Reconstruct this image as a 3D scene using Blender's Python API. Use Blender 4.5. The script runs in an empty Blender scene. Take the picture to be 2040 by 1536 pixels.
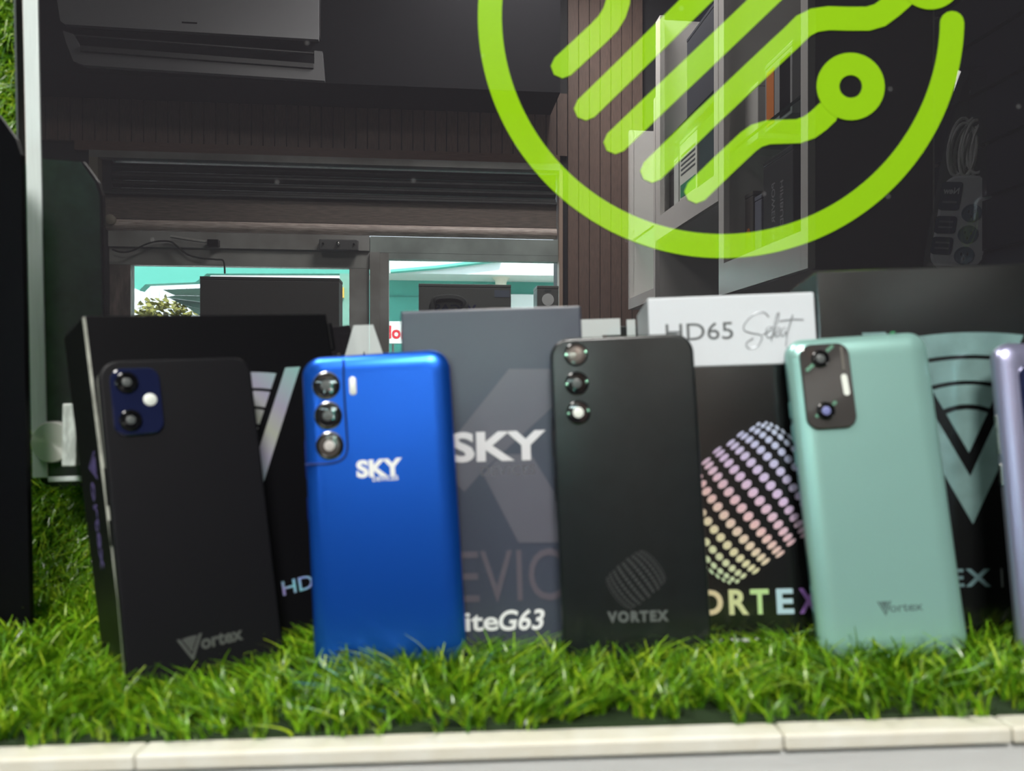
import bpy, bmesh, math, random
import numpy as np
from mathutils import Matrix, Vector

random.seed(7)
rng = np.random.default_rng(7)
PI = math.pi
scene = bpy.context.scene
COL = scene.collection

# ------------------------------------------------------------------ camera
F, CX, CY = 1533.0, 1020.0, 768.0            # focal length and centre of the 2040 x 1536 frame
CAM = Vector((0, 0, 0.135))
Rc = Matrix.Rotation(math.radians(1.0), 3, 'X') @ Matrix.Rotation(math.radians(1.8), 3, 'Y')
RIGHT, FWD, UP = Rc @ Vector((1, 0, 0)), Rc @ Vector((0, 1, 0)), Rc @ Vector((0, 0, 1))
cam = bpy.data.cameras.new('camera')
cam.sensor_width = 36.0
cam.lens = F / 2040 * 36
cam.clip_start = 0.01
cam.dof.use_dof = True
cam.dof.focus_distance = 2.2
cam.dof.aperture_fstop = 10.5
cob = bpy.data.objects.new('camera', cam)
COL.objects.link(cob)
m = Matrix((RIGHT, UP, -FWD)).transposed().to_4x4()
m.translation = CAM
cob.matrix_world = m
scene.camera = cob

# ------------------------------------------------------------------ frames
PANEL_Y = 0.53                                # front of the mirror-black sign panel
# the shop behind the camera: its floor plan is turned six degrees to the panel
psi = math.radians(6)
vx = RIGHT * math.cos(psi) + FWD * math.sin(psi)
vy = -RIGHT * math.sin(psi) + FWD * math.cos(psi)
vz = UP.copy()
def mirror(v): return Vector((v.x, -v.y, v.z))
ROOM = Matrix((mirror(vx), -mirror(vy), mirror(vz))).transposed().to_4x4()
ROOM.translation = Vector((CAM.x, 2 * PANEL_Y - CAM.y, CAM.z))
# room coordinates: x to the right wall, y = -distance from the panel side, z up (0 = camera height)

def ray(px, py): return FWD + RIGHT * ((px - CX) / F) - UP * ((py - CY) / F)
def at(px, py, Y):                            # point of the display at depth Y
    d = ray(px, py); return CAM + d * (Y / d.y)
def rat(px, py, D):                           # point of the shop at distance D
    d = ray(px, py); d = d * (D / d.dot(vy)); return Vector((d.dot(vx), -D, d.dot(vz)))
def on_face(M, px, py, y=0.0):                # where a sight line meets the face y = 0 of a leaning thing
    Mi = M.inverted(); o = Mi @ CAM; e = Mi.to_3x3() @ ray(px, py)
    t = (y - o.y) / e.y; q = o + e * t; return (q.x, q.z)

# ------------------------------------------------------------------ light
world = bpy.data.worlds.new('sky'); scene.world = world; world.use_nodes = True
wn = world.node_tree.nodes; wl = world.node_tree.links
wn['Background'].inputs[0].default_value = (0.80, 0.92, 1.0, 1)
wn['Background'].inputs[1].default_value = 12.0
sun = bpy.data.lights.new('sun', 'SUN'); sun.energy = 34.0; sun.angle = 0.01; sun.color = (1, 0.96, 0.88)
so = bpy.data.objects.new('sun', sun); COL.objects.link(so)
so.matrix_world = ROOM @ Matrix.Translation((0, 0, 6)) @ Vector((0.35, 0.55, 1.0)).to_track_quat('Z', 'Y').to_matrix().to_4x4()
def area(name, loc, sx, sy, power, col, rot=(0, 0, 0)):
    l = bpy.data.lights.new(name, 'AREA'); l.shape = 'RECTANGLE'; l.size = sx; l.size_y = sy
    l.energy = power; l.color = col
    o = bpy.data.objects.new(name, l); COL.objects.link(o)
    o.matrix_world = ROOM @ Matrix.Translation(loc) @ Matrix.Rotation(rot[0], 4, 'X')
    return o
area('lamp_light', (-0.75, -1.25, 1.70), 0.56, 0.56, 25, (1.0, 0.97, 0.92))  # unseen lamp, added to light the display from the left
area('lamp_light', (0.30, -2.45, 1.70), 0.56, 0.56, 95, (1.0, 0.97, 0.92))
scene.view_settings.view_transform = 'Standard'
scene.view_settings.look = 'None'
scene.view_settings.exposure = 0.0
scene.view_settings.gamma = 1.0
scene.view_settings.use_curve_mapping = False
scene.cycles.use_denoising = True
scene.cycles.max_bounces = 8
scene.cycles.sample_clamp_indirect = 6.0
scene.cycles.caustics_reflective = False
scene.cycles.caustics_refractive = False

# ------------------------------------------------------------------ materials
MATS = {}
def mat(name, col, rough=0.5, metal=0.0, spec=0.5, var=0.0, vscale=40.0, bump=0.0, bscale=200.0, col2=None,
        coat=0.0, crough=0.1, stretch=None, sheen=0.0, lo=0.35, hi=0.65, emit=0.0, trans=0.0):
    if name in MATS: return MATS[name]
    mt = bpy.data.materials.new(name); mt.use_nodes = True
    nt = mt.node_tree; n = nt.nodes; b = n['Principled BSDF']
    b.inputs['Base Color'].default_value = (*col, 1)
    b.inputs['Roughness'].default_value = rough
    b.inputs['Metallic'].default_value = metal
    b.inputs['Specular IOR Level'].default_value = spec
    b.inputs['Coat Weight'].default_value = coat
    b.inputs['Coat Roughness'].default_value = crough
    b.inputs['Transmission Weight'].default_value = trans
    if emit:
        b.inputs['Emission Color'].default_value = (*col, 1); b.inputs['Emission Strength'].default_value = emit
    tc = n.new('ShaderNodeTexCoord'); mp = n.new('ShaderNodeMapping')
    nt.links.new(tc.outputs['Object'], mp.inputs[0])
    if stretch: mp.inputs['Scale'].default_value = stretch
    if col2 is None and var: col2 = tuple(c * (1 - var) for c in col)
    if col2 is not None:
        no = n.new('ShaderNodeTexNoise'); no.inputs['Scale'].default_value = vscale; no.inputs['Detail'].default_value = 5
        nt.links.new(mp.outputs[0], no.inputs['Vector'])
        rp = n.new('ShaderNodeValToRGB'); rp.color_ramp.elements[0].position = lo; rp.color_ramp.elements[1].position = hi
        rp.color_ramp.elements[0].color = (*col2, 1); rp.color_ramp.elements[1].color = (*col, 1)
        nt.links.new(no.outputs['Fac'], rp.inputs[0]); nt.links.new(rp.outputs[0], b.inputs['Base Color'])
    if bump:
        nb = n.new('ShaderNodeTexNoise'); nb.inputs['Scale'].default_value = bscale
        nt.links.new(mp.outputs[0], nb.inputs['Vector'])
        bu = n.new('ShaderNodeBump'); bu.inputs['Strength'].default_value = bump; bu.inputs['Distance'].default_value = 0.002
        nt.links.new(nb.outputs['Fac'], bu.inputs['Height']); nt.links.new(bu.outputs[0], b.inputs['Normal'])
    MATS[name] = mt
    return mt

def mirror_mat(name, col, fac):
    mt = bpy.data.materials.new(name); mt.use_nodes = True
    nt = mt.node_tree; n = nt.nodes; n.remove(n['Principled BSDF'])
    df = n.new('ShaderNodeBsdfDiffuse'); df.inputs[0].default_value = (*col, 1)
    # a faint dusting of specks on the glass
    tc = n.new('ShaderNodeTexCoord'); vo = n.new('ShaderNodeTexVoronoi'); vo.inputs['Scale'].default_value = 26
    nt.links.new(tc.outputs['Object'], vo.inputs['Vector'])
    rp = n.new('ShaderNodeValToRGB'); rp.color_ramp.elements[0].position = 0.035; rp.color_ramp.elements[1].position = 0.06
    dust = tuple(min(1, c + 0.05) for c in col)
    rp.color_ramp.elements[0].color = (*dust, 1); rp.color_ramp.elements[1].color = (*col, 1)
    nt.links.new(vo.outputs['Distance'], rp.inputs[0]); nt.links.new(rp.outputs[0], df.inputs[0])
    gl = n.new('ShaderNodeBsdfGlossy'); gl.inputs['Roughness'].default_value = 0.0
    gl.inputs[0].default_value = (1, 1, 1, 1)
    mx = n.new('ShaderNodeMixShader'); mx.inputs[0].default_value = fac
    nt.links.new(df.outputs[0], mx.inputs[1]); nt.links.new(gl.outputs[0], mx.inputs[2])
    nt.links.new(mx.outputs[0], n['Material Output'].inputs[0])
    return mt

def glass_mat(name, tint=(1, 1, 1), fac=0.06):
    mt = bpy.data.materials.new(name); mt.use_nodes = True
    nt = mt.node_tree; n = nt.nodes; n.remove(n['Principled BSDF'])
    tr = n.new('ShaderNodeBsdfTransparent'); tr.inputs[0].default_value = (*tint, 1)
    gl = n.new('ShaderNodeBsdfGlossy'); gl.inputs['Roughness'].default_value = 0.02
    mx = n.new('ShaderNodeMixShader'); mx.inputs[0].default_value = fac
    nt.links.new(tr.outputs[0], mx.inputs[1]); nt.links.new(gl.outputs[0], mx.inputs[2])
    nt.links.new(mx.outputs[0], n['Material Output'].inputs[0])
    return mt

def foil_mat(name, cols, axis=(1.0, 0.6, 1.0), scale=14.0, rough=0.22, metal=1.0):
    """printed rainbow foil: the hue runs along one direction of the print"""
    mt = bpy.data.materials.new(name); mt.use_nodes = True
    nt = mt.node_tree; n = nt.nodes; b = n['Principled BSDF']
    tc = n.new('ShaderNodeTexCoord'); dp = n.new('ShaderNodeVectorMath'); dp.operation = 'DOT_PRODUCT'
    dp.inputs[1].default_value = tuple(a * scale for a in axis)
    nt.links.new(tc.outputs['Object'], dp.inputs[0])
    no = n.new('ShaderNodeTexNoise'); no.inputs['Scale'].default_value = 60
    nt.links.new(tc.outputs['Object'], no.inputs['Vector'])
    ad = n.new('ShaderNodeMath'); ad.operation = 'MULTIPLY_ADD'; ad.inputs[1].default_value = 0.12
    nt.links.new(no.outputs['Fac'], ad.inputs[0]); nt.links.new(dp.outputs['Value'], ad.inputs[2])
    fr = n.new('ShaderNodeMath'); fr.operation = 'PINGPONG'; fr.inputs[1].default_value = 1.0
    nt.links.new(ad.outputs[0], fr.inputs[0])
    rp = n.new('ShaderNodeValToRGB'); el = rp.color_ramp.elements
    while len(el) < len(cols): el.new(0.5)
    for i, c in enumerate(cols):
        el[i].position = i / (len(cols) - 1); el[i].color = (*c, 1)
    nt.links.new(fr.outputs[0], rp.inputs[0]); nt.links.new(rp.outputs[0], b.inputs['Base Color'])
    b.inputs['Metallic'].default_value = metal; b.inputs['Roughness'].default_value = rough
    return mt

# ------------------------------------------------------------------ mesh helpers
def link(o, parent=None):
    COL.objects.link(o)
    if parent is not None: o.parent = parent
    return o
def from_bm(name, bm, material, parent=None, M=None, smooth=False, ang=35):
    bmesh.ops.recalc_face_normals(bm, faces=bm.faces)
    me = bpy.data.meshes.new(name); bm.to_mesh(me); bm.free()
    if smooth:
        for p in me.polygons: p.use_smooth = True
        try: me.set_sharp_from_angle(angle=math.radians(ang))
        except Exception: pass
    me.materials.append(material)
    o = bpy.data.objects.new(name, me); link(o, parent)
    if M is not None: o.matrix_world = M
    return o
def tag(o, label=None, cat=None, group=None, kind=None):
    if label: o['label'] = label
    if cat: o['category'] = cat
    if group: o['group'] = group
    if kind: o['kind'] = kind
    return o
def empty(name, M):
    o = bpy.data.objects.new(name, None); o.empty_display_size = 0.02; COL.objects.link(o); o.matrix_world = M
    return o
def add_box(bm, x0, x1, y0, y1, z0, z1, bev=0.0, seg=2):
    r = bmesh.ops.create_cube(bm, size=1)
    vs = r['verts']
    for v in vs:
        v.co = Vector(((x0 + x1) / 2 + v.co.x * (x1 - x0), (y0 + y1) / 2 + v.co.y * (y1 - y0), (z0 + z1) / 2 + v.co.z * (z1 - z0)))
    if bev:
        es = list({e for v in vs for e in v.link_edges})
        bmesh.ops.bevel(bm, geom=es, offset=bev, segments=seg, affect='EDGES', profile=0.5)
def bxo(name, x0, x1, y0, y1, z0, z1, material, parent=None, M=None, bev=0.0, seg=2):
    bm = bmesh.new(); add_box(bm, x0, x1, y0, y1, z0, z1, bev, seg)
    return from_bm(name, bm, material, parent, M, smooth=False)
def add_poly(bm, pts, y0, y1):
    """extrude an outline in x, z from y0 to y1"""
    a = [bm.verts.new((x, y0, z)) for x, z in pts]; b = [bm.verts.new((x, y1, z)) for x, z in pts]
    n = len(pts)
    bm.faces.new(a); bm.faces.new(b[::-1])
    for i in range(n): bm.faces.new((a[i], a[(i + 1) % n], b[(i + 1) % n], b[i]))
def rrect(w, h, r, seg=6, cx=0.0, cz=None):
    if cz is None: cz = h / 2
    pts = []
    for qx, qz, a0 in ((1, 1, 0), (-1, 1, 90), (-1, -1, 180), (1, -1, 270)):
        for k in range(seg + 1):
            a = math.radians(a0 + 90 * k / seg)
            pts.append((cx + qx * (w / 2 - r) + r * math.cos(a), cz + qz * (h / 2 - r) + r * math.sin(a)))
    return pts
def add_slab(bm, w, h, r, levels, cx=0.0, cz=None, seg=7):
    """rounded rectangle lofted through (inset, y) levels"""
    if cz is None: cz = h / 2
    loops = []
    for ins, y in levels:
        pts = rrect(w - 2 * ins, h - 2 * ins, max(r - ins * 0.75, 0.0006), seg, cx, cz)
        loops.append([bm.verts.new((x, y, z)) for x, z in pts])
    n = len(loops[0])
    for A, B in zip(loops[:-1], loops[1:]):
        for i in range(n): bm.faces.new((A[i], A[(i + 1) % n], B[(i + 1) % n], B[i]))
    bm.faces.new(loops[0]); bm.faces.new(loops[-1][::-1])
def round_levels(t0, t1, e, k=4):
    """levels with both rims rounded by e from depth t0 to t1"""
    L = [(e * (1 - math.sin(PI / 2 * i / k)), t0 + e * (1 - math.cos(PI / 2 * i / k))) for i in range(k + 1)]
    R_ = [(e * (1 - math.cos(PI / 2 * i / k)), t1 - e * (1 - math.sin(PI / 2 * i / k))) for i in range(k + 1)]
    return L + R_
def add_lathe(bm, prof, cx, cz, seg=28):
    """rings (radius, y) turned about an axis along y"""
    loops = []
    for r, y in prof:
        loops.append([bm.verts.new((cx + r * math.cos(2 * PI * i / seg), y, cz + r * math.sin(2 * PI * i / seg))) for i in range(seg)])
    for A, B in zip(loops[:-1], loops[1:]):
        for i in range(seg): bm.faces.new((A[i], A[(i + 1) % seg], B[(i + 1) % seg], B[i]))
    bm.faces.new(loops[0]); bm.faces.new(loops[-1][::-1])
def add_tube(bm, pts, r, seg=8):
    pts = [Vector(p) for p in pts]; loops = []
    for i, p in enumerate(pts):
        d = (pts[min(i + 1, len(pts) - 1)] - pts[max(i - 1, 0)]).normalized()
        s = d.cross(Vector((0.12, 0.31, 0.94))).normalized(); t = d.cross(s)
        loops.append([bm.verts.new(p + r * (s * math.cos(2 * PI * k / seg) + t * math.sin(2 * PI * k / seg))) for k in range(seg)])
    for A, B in zip(loops[:-1], loops[1:]):
        for k in range(seg): bm.faces.new((A[k], A[(k + 1) % seg], B[(k + 1) % seg], B[k]))
    bm.faces.new(loops[0]); bm.faces.new(loops[-1][::-1])
def stroke_outline(pts, hw, caps=4):
    """outline of a thick line with chamfered ends"""
    P = [Vector((x, z)) for x, z in pts]; L, Rr = [], []
    for i, p in enumerate(P):
        d0 = (P[i] - P[i - 1]).normalized() if i else (P[1] - P[0]).normalized()
        d1 = (P[i + 1] - P[i]).normalized() if i < len(P) - 1 else d0
        d = (d0 + d1).normalized(); n = Vector((-d.y, d.x)); k = hw / max(0.6, n.dot(Vector((-d1.y, d1.x))))
        L.append(p + n * k); Rr.append(p - n * k)
    out = list(L)
    d = (P[-1] - P[-2]).normalized(); n = Vector((-d.y, d.x))
    for i in range(1, caps):
        a = PI / 2 - PI * i / caps
        out.append(P[-1] + n * hw * math.sin(a) + d * hw * math.cos(a))
    out += Rr[::-1]
    d = (P[0] - P[1]).normalized(); n = Vector((-d.y, d.x))
    for i in range(1, caps):
        a = PI / 2 - PI * i / caps
        out.append(P[0] + n * hw * math.sin(a) + d * hw * math.cos(a))
    return [(v.x, v.y) for v in out]
def smooth_line(pts, k=8):
    """Catmull-Rom through the points"""
    P = [Vector((*p, 0)[:3]) if len(p) == 2 else Vector(p) for p in pts]; Q = [P[0]] + P + [P[-1]]; out = []
    for i in range(1, len(Q) - 2):
        for j in range(k):
            t = j / k; a, b, c, d = Q[i - 1:i + 3]
            out.append(0.5 * (2 * b + (c - a) * t + (2 * a - 5 * b + 4 * c - d) * t * t + (3 * b - a - 3 * c + d) * t ** 3))
    out.append(P[-1]); return out

def text_mesh(s, w, h, depth=0.0002, bold=0.0, shear=0.0, space=1.0):
    cu = bpy.data.curves.new('text', 'FONT'); cu.body = s; cu.size = 1; cu.offset = bold; cu.shear = shear
    cu.space_character = space; cu.resolution_u = 4; cu.extrude = 0.02
    o = bpy.data.objects.new('text', cu); COL.objects.link(o)
    me = bpy.data.meshes.new_from_object(o.evaluated_get(bpy.context.evaluated_depsgraph_get()))
    bpy.data.objects.remove(o); bpy.data.curves.remove(cu)
    co = np.empty(len(me.vertices) * 3); me.vertices.foreach_get('co', co); co = co.reshape(-1, 3)
    lo, hi = co.min(0), co.max(0); ce = (lo + hi) / 2
    sx = w / (hi[0] - lo[0]) if w else None; sz = h / (hi[1] - lo[1]) if h else None
    sx = sx or sz; sz = sz or sx
    new = np.stack([(co[:, 0] - ce[0]) * sx, -(co[:, 2] - ce[2]) / 0.04 * depth, (co[:, 1] - ce[1]) * sz], 1)
    me.vertices.foreach_set('co', new.ravel()); me.update()
    return me
def text(name, s, x, z, w, h, material, parent, y=-0.0001, rot=0.0, depth=0.0002, bold=0.0, shear=0.0, space=1.0, face=0.0):
    """lettering on the face y of its parent, centred on x, z"""
    me = text_mesh(s, w, h, depth, bold, shear, space); me.name = name; me.materials.append(material)
    o = bpy.data.objects.new(name, me); link(o, parent)
    o.matrix_local = Matrix.Translation((x, y, z)) @ Matrix.Rotation(face, 4, 'Z') @ Matrix.Rotation(-rot, 4, 'Y')
    return o
def pose(x, y, z, yaw, lean, roll):
    return (Matrix.Translation((x, y, z)) @ Matrix.Rotation(math.radians(yaw), 4, 'Z')
            @ Matrix.Rotation(math.radians(-lean), 4, 'X') @ Matrix.Rotation(math.radians(-roll), 4, 'Y'))

# ------------------------------------------------------------------ display shelf and wall
cream = mat('cream_stone', (0.74, 0.71, 0.60), 0.35, col2=(0.80, 0.79, 0.71), vscale=60, lo=0.3, hi=0.6)
stone_face = mat('ledge_face_paint', (0.70, 0.71, 0.70), 0.55, var=0.06, vscale=25, stretch=(1, 1, 6), bump=0.1, bscale=80)
turf_base = mat('turf_backing', (0.012, 0.03, 0.006), 0.9)
ZT = -0.006                                    # top of the turf backing
shelf = bxo('shelf_board', -0.75, 0.75, 0.3195, 0.60, -0.35, -0.0136, stone_face)
tag(shelf, kind='structure')
ledge = empty('trim_1', Matrix.Translation((0, 0.30, -0.0135))); tag(ledge, kind='structure')
for x0, x1 in ((-0.75, -0.1595), (-0.159, 0.1065), (0.107, 0.2), (0.2005, 0.75)):
    bxo('tile', x0, x1, 0.317 - 0.30, 0.36 - 0.30, 0.001, 0.0078, cream, ledge, bev=0.0012)
mat_board = bxo('floor_turf_backing', -0.75, 0.75, 0.329, 0.575, ZT + 0.0005 - 0.004 + 0.003, ZT + 0.002, turf_base)
tag(mat_board, kind='structure')
wall = bxo('wall_back', -1.9, 1.6, 0.576, 0.62, -1.3, 2.1, turf_base); tag(wall, kind='structure')

# ------------------------------------------------------------------ mirror-black sign panel
MF = 0.16
black_glass = mirror_mat('black_glass', (0.020, 0.019, 0.022), MF)
green_glass = mirror_mat('green_print', (0.33, 0.66, 0.012), MF * 0.85)
white_glass = mirror_mat('white_print', (0.62, 0.68, 0.68), MF * 0.85)
alu = mat('brushed_edge', (0.74, 0.82, 0.81), 0.38, 0.1, var=0.08, vscale=30, stretch=(30, 30, 1))
chrome = mat('chrome_rail', (0.75, 0.74, 0.72), 0.12, 1.0)
PB, PT, PL, PR = 0.0915, 0.62, -0.3295, 0.56   # panel bottom, top, left, right
pan = empty('glass_sign_panel', Matrix.Translation((0, PANEL_Y, PB)))
tag(pan, 'mirror-black glass sign panel with a green circuit emblem in a ring', 'sign')
bxo('glass', PL, PR, 0, 0.008, 0, PT - PB, black_glass, pan)
bxo('edge_strip', PL - 0.0015, PL + 0.0088, -0.0012, 0.0095, -0.0005, PT - PB, alu, pan, bev=0.0006)
bxo('edge_strip', PL + 0.009, PR, -0.0012, 0.0095, -0.0035, 0.0, alu, pan, bev=0.0006)
bxo('side_rail', PL - 0.0125, PL - 0.0018, 0.004, 0.026, 0.03, PT - PB, chrome, pan, bev=0.003)
def pz(px, py):
    q = at(px, py, PANEL_Y); return (q.x, q.z - PB)
def plate(name, pts, material, y0=-0.0006, y1=0.0001):
    bm = bmesh.new(); add_poly(bm, pts, y0, y1); return from_bm(name, bm, material, pan)
SC = 1 / F * PANEL_Y
cx_, cz_ = pz(1436, 32)
ro, ri = 488 * SC, 440 * SC
bm = bmesh.new()
a0, a1, N = math.radians(-178 - 32), math.radians(-3.6), 120
outer = [(cx_ + ro * math.cos(a0 + (a1 - a0) * i / N), cz_ + ro * math.sin(a0 + (a1 - a0) * i / N)) for i in range(N + 1)]
inner = [(cx_ + ri * math.cos(a0 + (a1 - a0) * i / N), cz_ + ri * math.sin(a0 + (a1 - a0) * i / N)) for i in range(N + 1)]
rm, hw = (ro + ri) / 2, (ro - ri) / 2
cap = [(cx_ + rm * math.cos(a1) + hw * math.cos(b), cz_ + rm * math.sin(a1) + hw * math.sin(b)) for b in [PI * k / 8 for k in range(1, 8)]]
for A, B, y in ((outer, inner, -0.0006), (outer, inner, 0.0001)):
    va = [bm.verts.new((p[0], y, p[1])) for p in A]; vb = [bm.verts.new((p[0], y, p[1])) for p in B]
    for i in range(N): bm.faces.new((va[i], va[i + 1], vb[i + 1], vb[i]))
    if y < 0: fa, fb = va, vb
for i in range(N):
    bm.faces.new((fa[i], fa[i + 1], va[i + 1], va[i])); bm.faces.new((fb[i], fb[i + 1], vb[i + 1], vb[i]))
add_poly(bm, [outer[-1]] + cap + [inner[-1]], -0.0006, 0.0001); from_bm('emblem_ring', bm, green_glass, pan)
HW = 24 * SC
TR = [[(1121, 133), (1160, 97), (1193, 66), (1212, 46), (1224, 26), (1231, 4), (1235, -40)],
      [(1167, 217), (1250, 136), (1400, -12), (1440, -50)],
      [(1226, 284), (1310, 203), (1410, 108), (1540, -16), (1580, -55)],
      [(1299, 341), (1400, 242), (1500, 147), (1552, 98), (1580, 72), (1600, 52), (1622, 41), (1650, 37), (1690, 38), (1728, 38), (1752, 31), (1775, 14), (1800, -8)],
      [(1387, 382), (1440, 330), (1490, 283), (1507, 271), (1530, 264), (1560, 263), (1590, 262), (1612, 254), (1630, 241), (1648, 224)]]
for t in TR: plate('circuit_trace', stroke_outline([pz(*p) for p in t], HW), green_glass)
def node(px, py, ro, ri):
    x, z = pz(px, py); bm = bmesh.new(); n = 40
    A = [(x + ro * math.cos(2 * PI * i / n), z + ro * math.sin(2 * PI * i / n)) for i in range(n)]
    B = [(x + ri * math.cos(2 * PI * i / n), z + ri * math.sin(2 * PI * i / n)) for i in range(n)]
    vs = [[bm.verts.new((p[0], y, p[1])) for p in L] for L, y in ((A, -0.00075), (B, -0.00075), (A, 0.0001), (B, 0.0001))]
    for i in range(n):
        j = (i + 1) % n
        for P, Q in ((0, 1), (1, 3), (3, 2), (2, 0)): bm.faces.new((vs[P][i], vs[P][j], vs[Q][j], vs[Q][i]))
    from_bm('circuit_node', bm, green_glass, pan)
node(1694, 173, 68 * SC, 23 * SC); node(1852, -45, 66 * SC, 23 * SC)
# white capitals below the emblem, mostly hidden behind the cartons
def Apoly(x0, x1, zt, zb):
    w = x1 - x0; h = zt - zb; tx = w * 0.125; lg = w * 0.26; cx = (x0 + x1) / 2
    return [(x0, zb), (x0 + lg, zb), (x0 + lg + w * 0.06, zb + h * 0.2), (x1 - lg - w * 0.06, zb + h * 0.2), (x1 - lg, zb), (x1, zb), (cx + tx, zt), (cx - tx, zt)], \
           [(cx - w * 0.115, zb + h * 0.36), (cx + w * 0.115, zb + h * 0.36), (cx, zb + h * 0.72)]
ax0, azt = pz(647, 650); ax1, _ = pz(801, 650); _, azb = pz(724, 830)
A_out, A_hole = Apoly(ax0, ax1, azt, azb)
def plate_hole(name, out, hole, material):
    # outline with a slit to the counter
    k = min(range(len(out)), key=lambda i: (out[i][0] - hole[2][0]) ** 2 + (out[i][1] - hole[2][1]) ** 2)
    k = 6
    pts = out[:7] + [((out[6][0] + out[7][0]) / 2 + 1e-5, out[6][1])] + [(hole[2][0] + 1e-5, hole[2][1]), hole[1], hole[0], (hole[2][0] - 1e-5, hole[2][1])] + [((out[6][0] + out[7][0]) / 2 - 1e-5, out[6][1]), out[7]]
    plate(name, pts, material)
plate_hole('sign_letter', A_out, A_hole, white_glass)
x0, zt = pz(1120, 638); x1, _ = pz(1235, 638); _, zb = pz(1180, 820); _, zm = pz(1200, 668)
plate('sign_letter', [(x0, zt), (x1, zt), (x1, zm), (x1 - 0.0125, zm), (x1 - 0.0125, zb), (x1 - 0.0275, zb), (x1 - 0.0275, zm), (x0, zm)], white_glass)
x0, zt = pz(1248, 637); x1, _ = pz(1265, 637)
plate('sign_letter', [(x0, zt), (x1, zt), (x1, zb), (x0, zb)], white_glass)
# standoff cap that clamps the panel to the wall
def spun_mat():
    mt = bpy.data.materials.new('spun_aluminium'); mt.use_nodes = True
    nt = mt.node_tree; n = nt.nodes; b = n['Principled BSDF']
    b.inputs['Base Color'].default_value = (0.92, 0.93, 0.88, 1); b.inputs['Metallic'].default_value = 0.6
    b.inputs['Roughness'].default_value = 0.32; b.inputs['Anisotropic'].default_value = 0.85
    tg = n.new('ShaderNodeTangent'); tg.direction_type = 'RADIAL'; tg.axis = 'Y'
    nt.links.new(tg.outputs[0], b.inputs['Tangent'])
    return mt
sx_, sz_ = pz(110, 880)
M0 = Matrix.Translation((sx_, 0, sz_))
bm = bmesh.new(); add_lathe(bm, [(0.0125, 0.002), (0.0142, 0.0), (0.0142, -0.004), (0.0134, -0.0052), (0.0001, -0.0053)], 0, 0, 48)
cap_o = from_bm('standoff_cap', bm, spun_mat(), pan, smooth=True); cap_o.matrix_local = M0
bm = bmesh.new(); add_lathe(bm, [(0.009, 0.0), (0.009, 0.0375)], 0, 0, 24)
o = from_bm('standoff_barrel', bm, chrome, pan, smooth=True); o.matrix_local = Matrix.Translation((sx_, 0.008, sz_))

# little frosted acrylic tab standing by the carton
frost = mat('frosted_acrylic', (0.62, 0.68, 0.64), 0.4, 0, 0.6, var=0.35, vscale=220, stretch=(1, 1, 0.35), lo=0.4, hi=0.6, bump=0.3, bscale=400)
q = at(141, 866, 0.505)
tb = bxo('acrylic_tab', -0.0042, 0.0042, -0.004, 0.017, -0.0205, 0.0205, frost, None,
         Matrix.Translation(q) @ Matrix.Rotation(math.radians(2), 4, 'Y') @ Matrix.Rotation(math.radians(14), 4, 'Z'), bev=0.001)
tag(tb, 'small frosted acrylic tab beside the round metal cap of the sign', 'acrylic tab')

# ------------------------------------------------------------------ cartons
def carton(name, w, d, h, M, face_mat, label, side_mat=None, bev=0.0011, lid=None):
    e = empty(name, M); tag(e, label, 'box', 'phone cartons on the grass shelf')
    bxo('carton_body', -w / 2, w / 2, 0, d, 0, h, face_mat, e, bev=bev)
    return e
def v_logo_polys(s):
    """the V emblem: two bars and a fan of arcs, apex at 0, 0, s metres per drawn unit"""
    P = {}
    P['bar_right'] = [(0, 0), (188, 377), (150, 377), (150 - 7, 377), (0, 91)]
    P['bar_left'] = [(-x, z) for x, z in [(0, 0), (188, 377), (143, 377), (0, 91)]][::-1]
    P['bar_right'] = [(0, 0), (188, 377), (143, 377), (0, 91)]
    def arc(z0, z1, sag=9, g=137):
        w0, w1 = 0.5 * (z0 - g), 0.5 * (z1 - g); n = 8; pts = []
        for i in range(n + 1): t = -1 + 2 * i / n; pts.append((t * w0, z0 + sag * (1 - t * t)))
        for i in range(n + 1): t = 1 - 2 * i / n; pts.append((t * w1, z1 + sag * (1 - t * t)))
        return pts
    P['arc_top'] = arc(318, 362); P['arc_mid'] = arc(268, 310); P['arc_low'] = arc(222, 260)
    P['arc_tip'] = [(-38, 213), (-20, 219), (0, 221), (20, 219), (38, 213), (0, 137)]
    return {k: [(x * s, z * s) for x, z in v] for k, v in P.items()}
def v_logo(e, x, z, s, material, y=-0.0001, tilt=0.0, name='emblem_piece', one=False, M=None):
    R2 = Matrix.Rotation(-tilt, 4, 'Y')
    if one:
        bm = bmesh.new()
        for pts in v_logo_polys(s).values(): add_poly(bm, pts, -0.0001, 0.0001)
        o = from_bm(name, bm, material, e); o.matrix_local = M if M is not None else Matrix.Translation((x, y, z)) @ R2
        return
    for pts in v_logo_polys(s).values():
        bm = bmesh.new(); add_poly(bm, pts, -0.00015, 0.0001)
        o = from_bm(name, bm, material, e); o.matrix_local = Matrix.Translation((x, y, z)) @ R2

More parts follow.
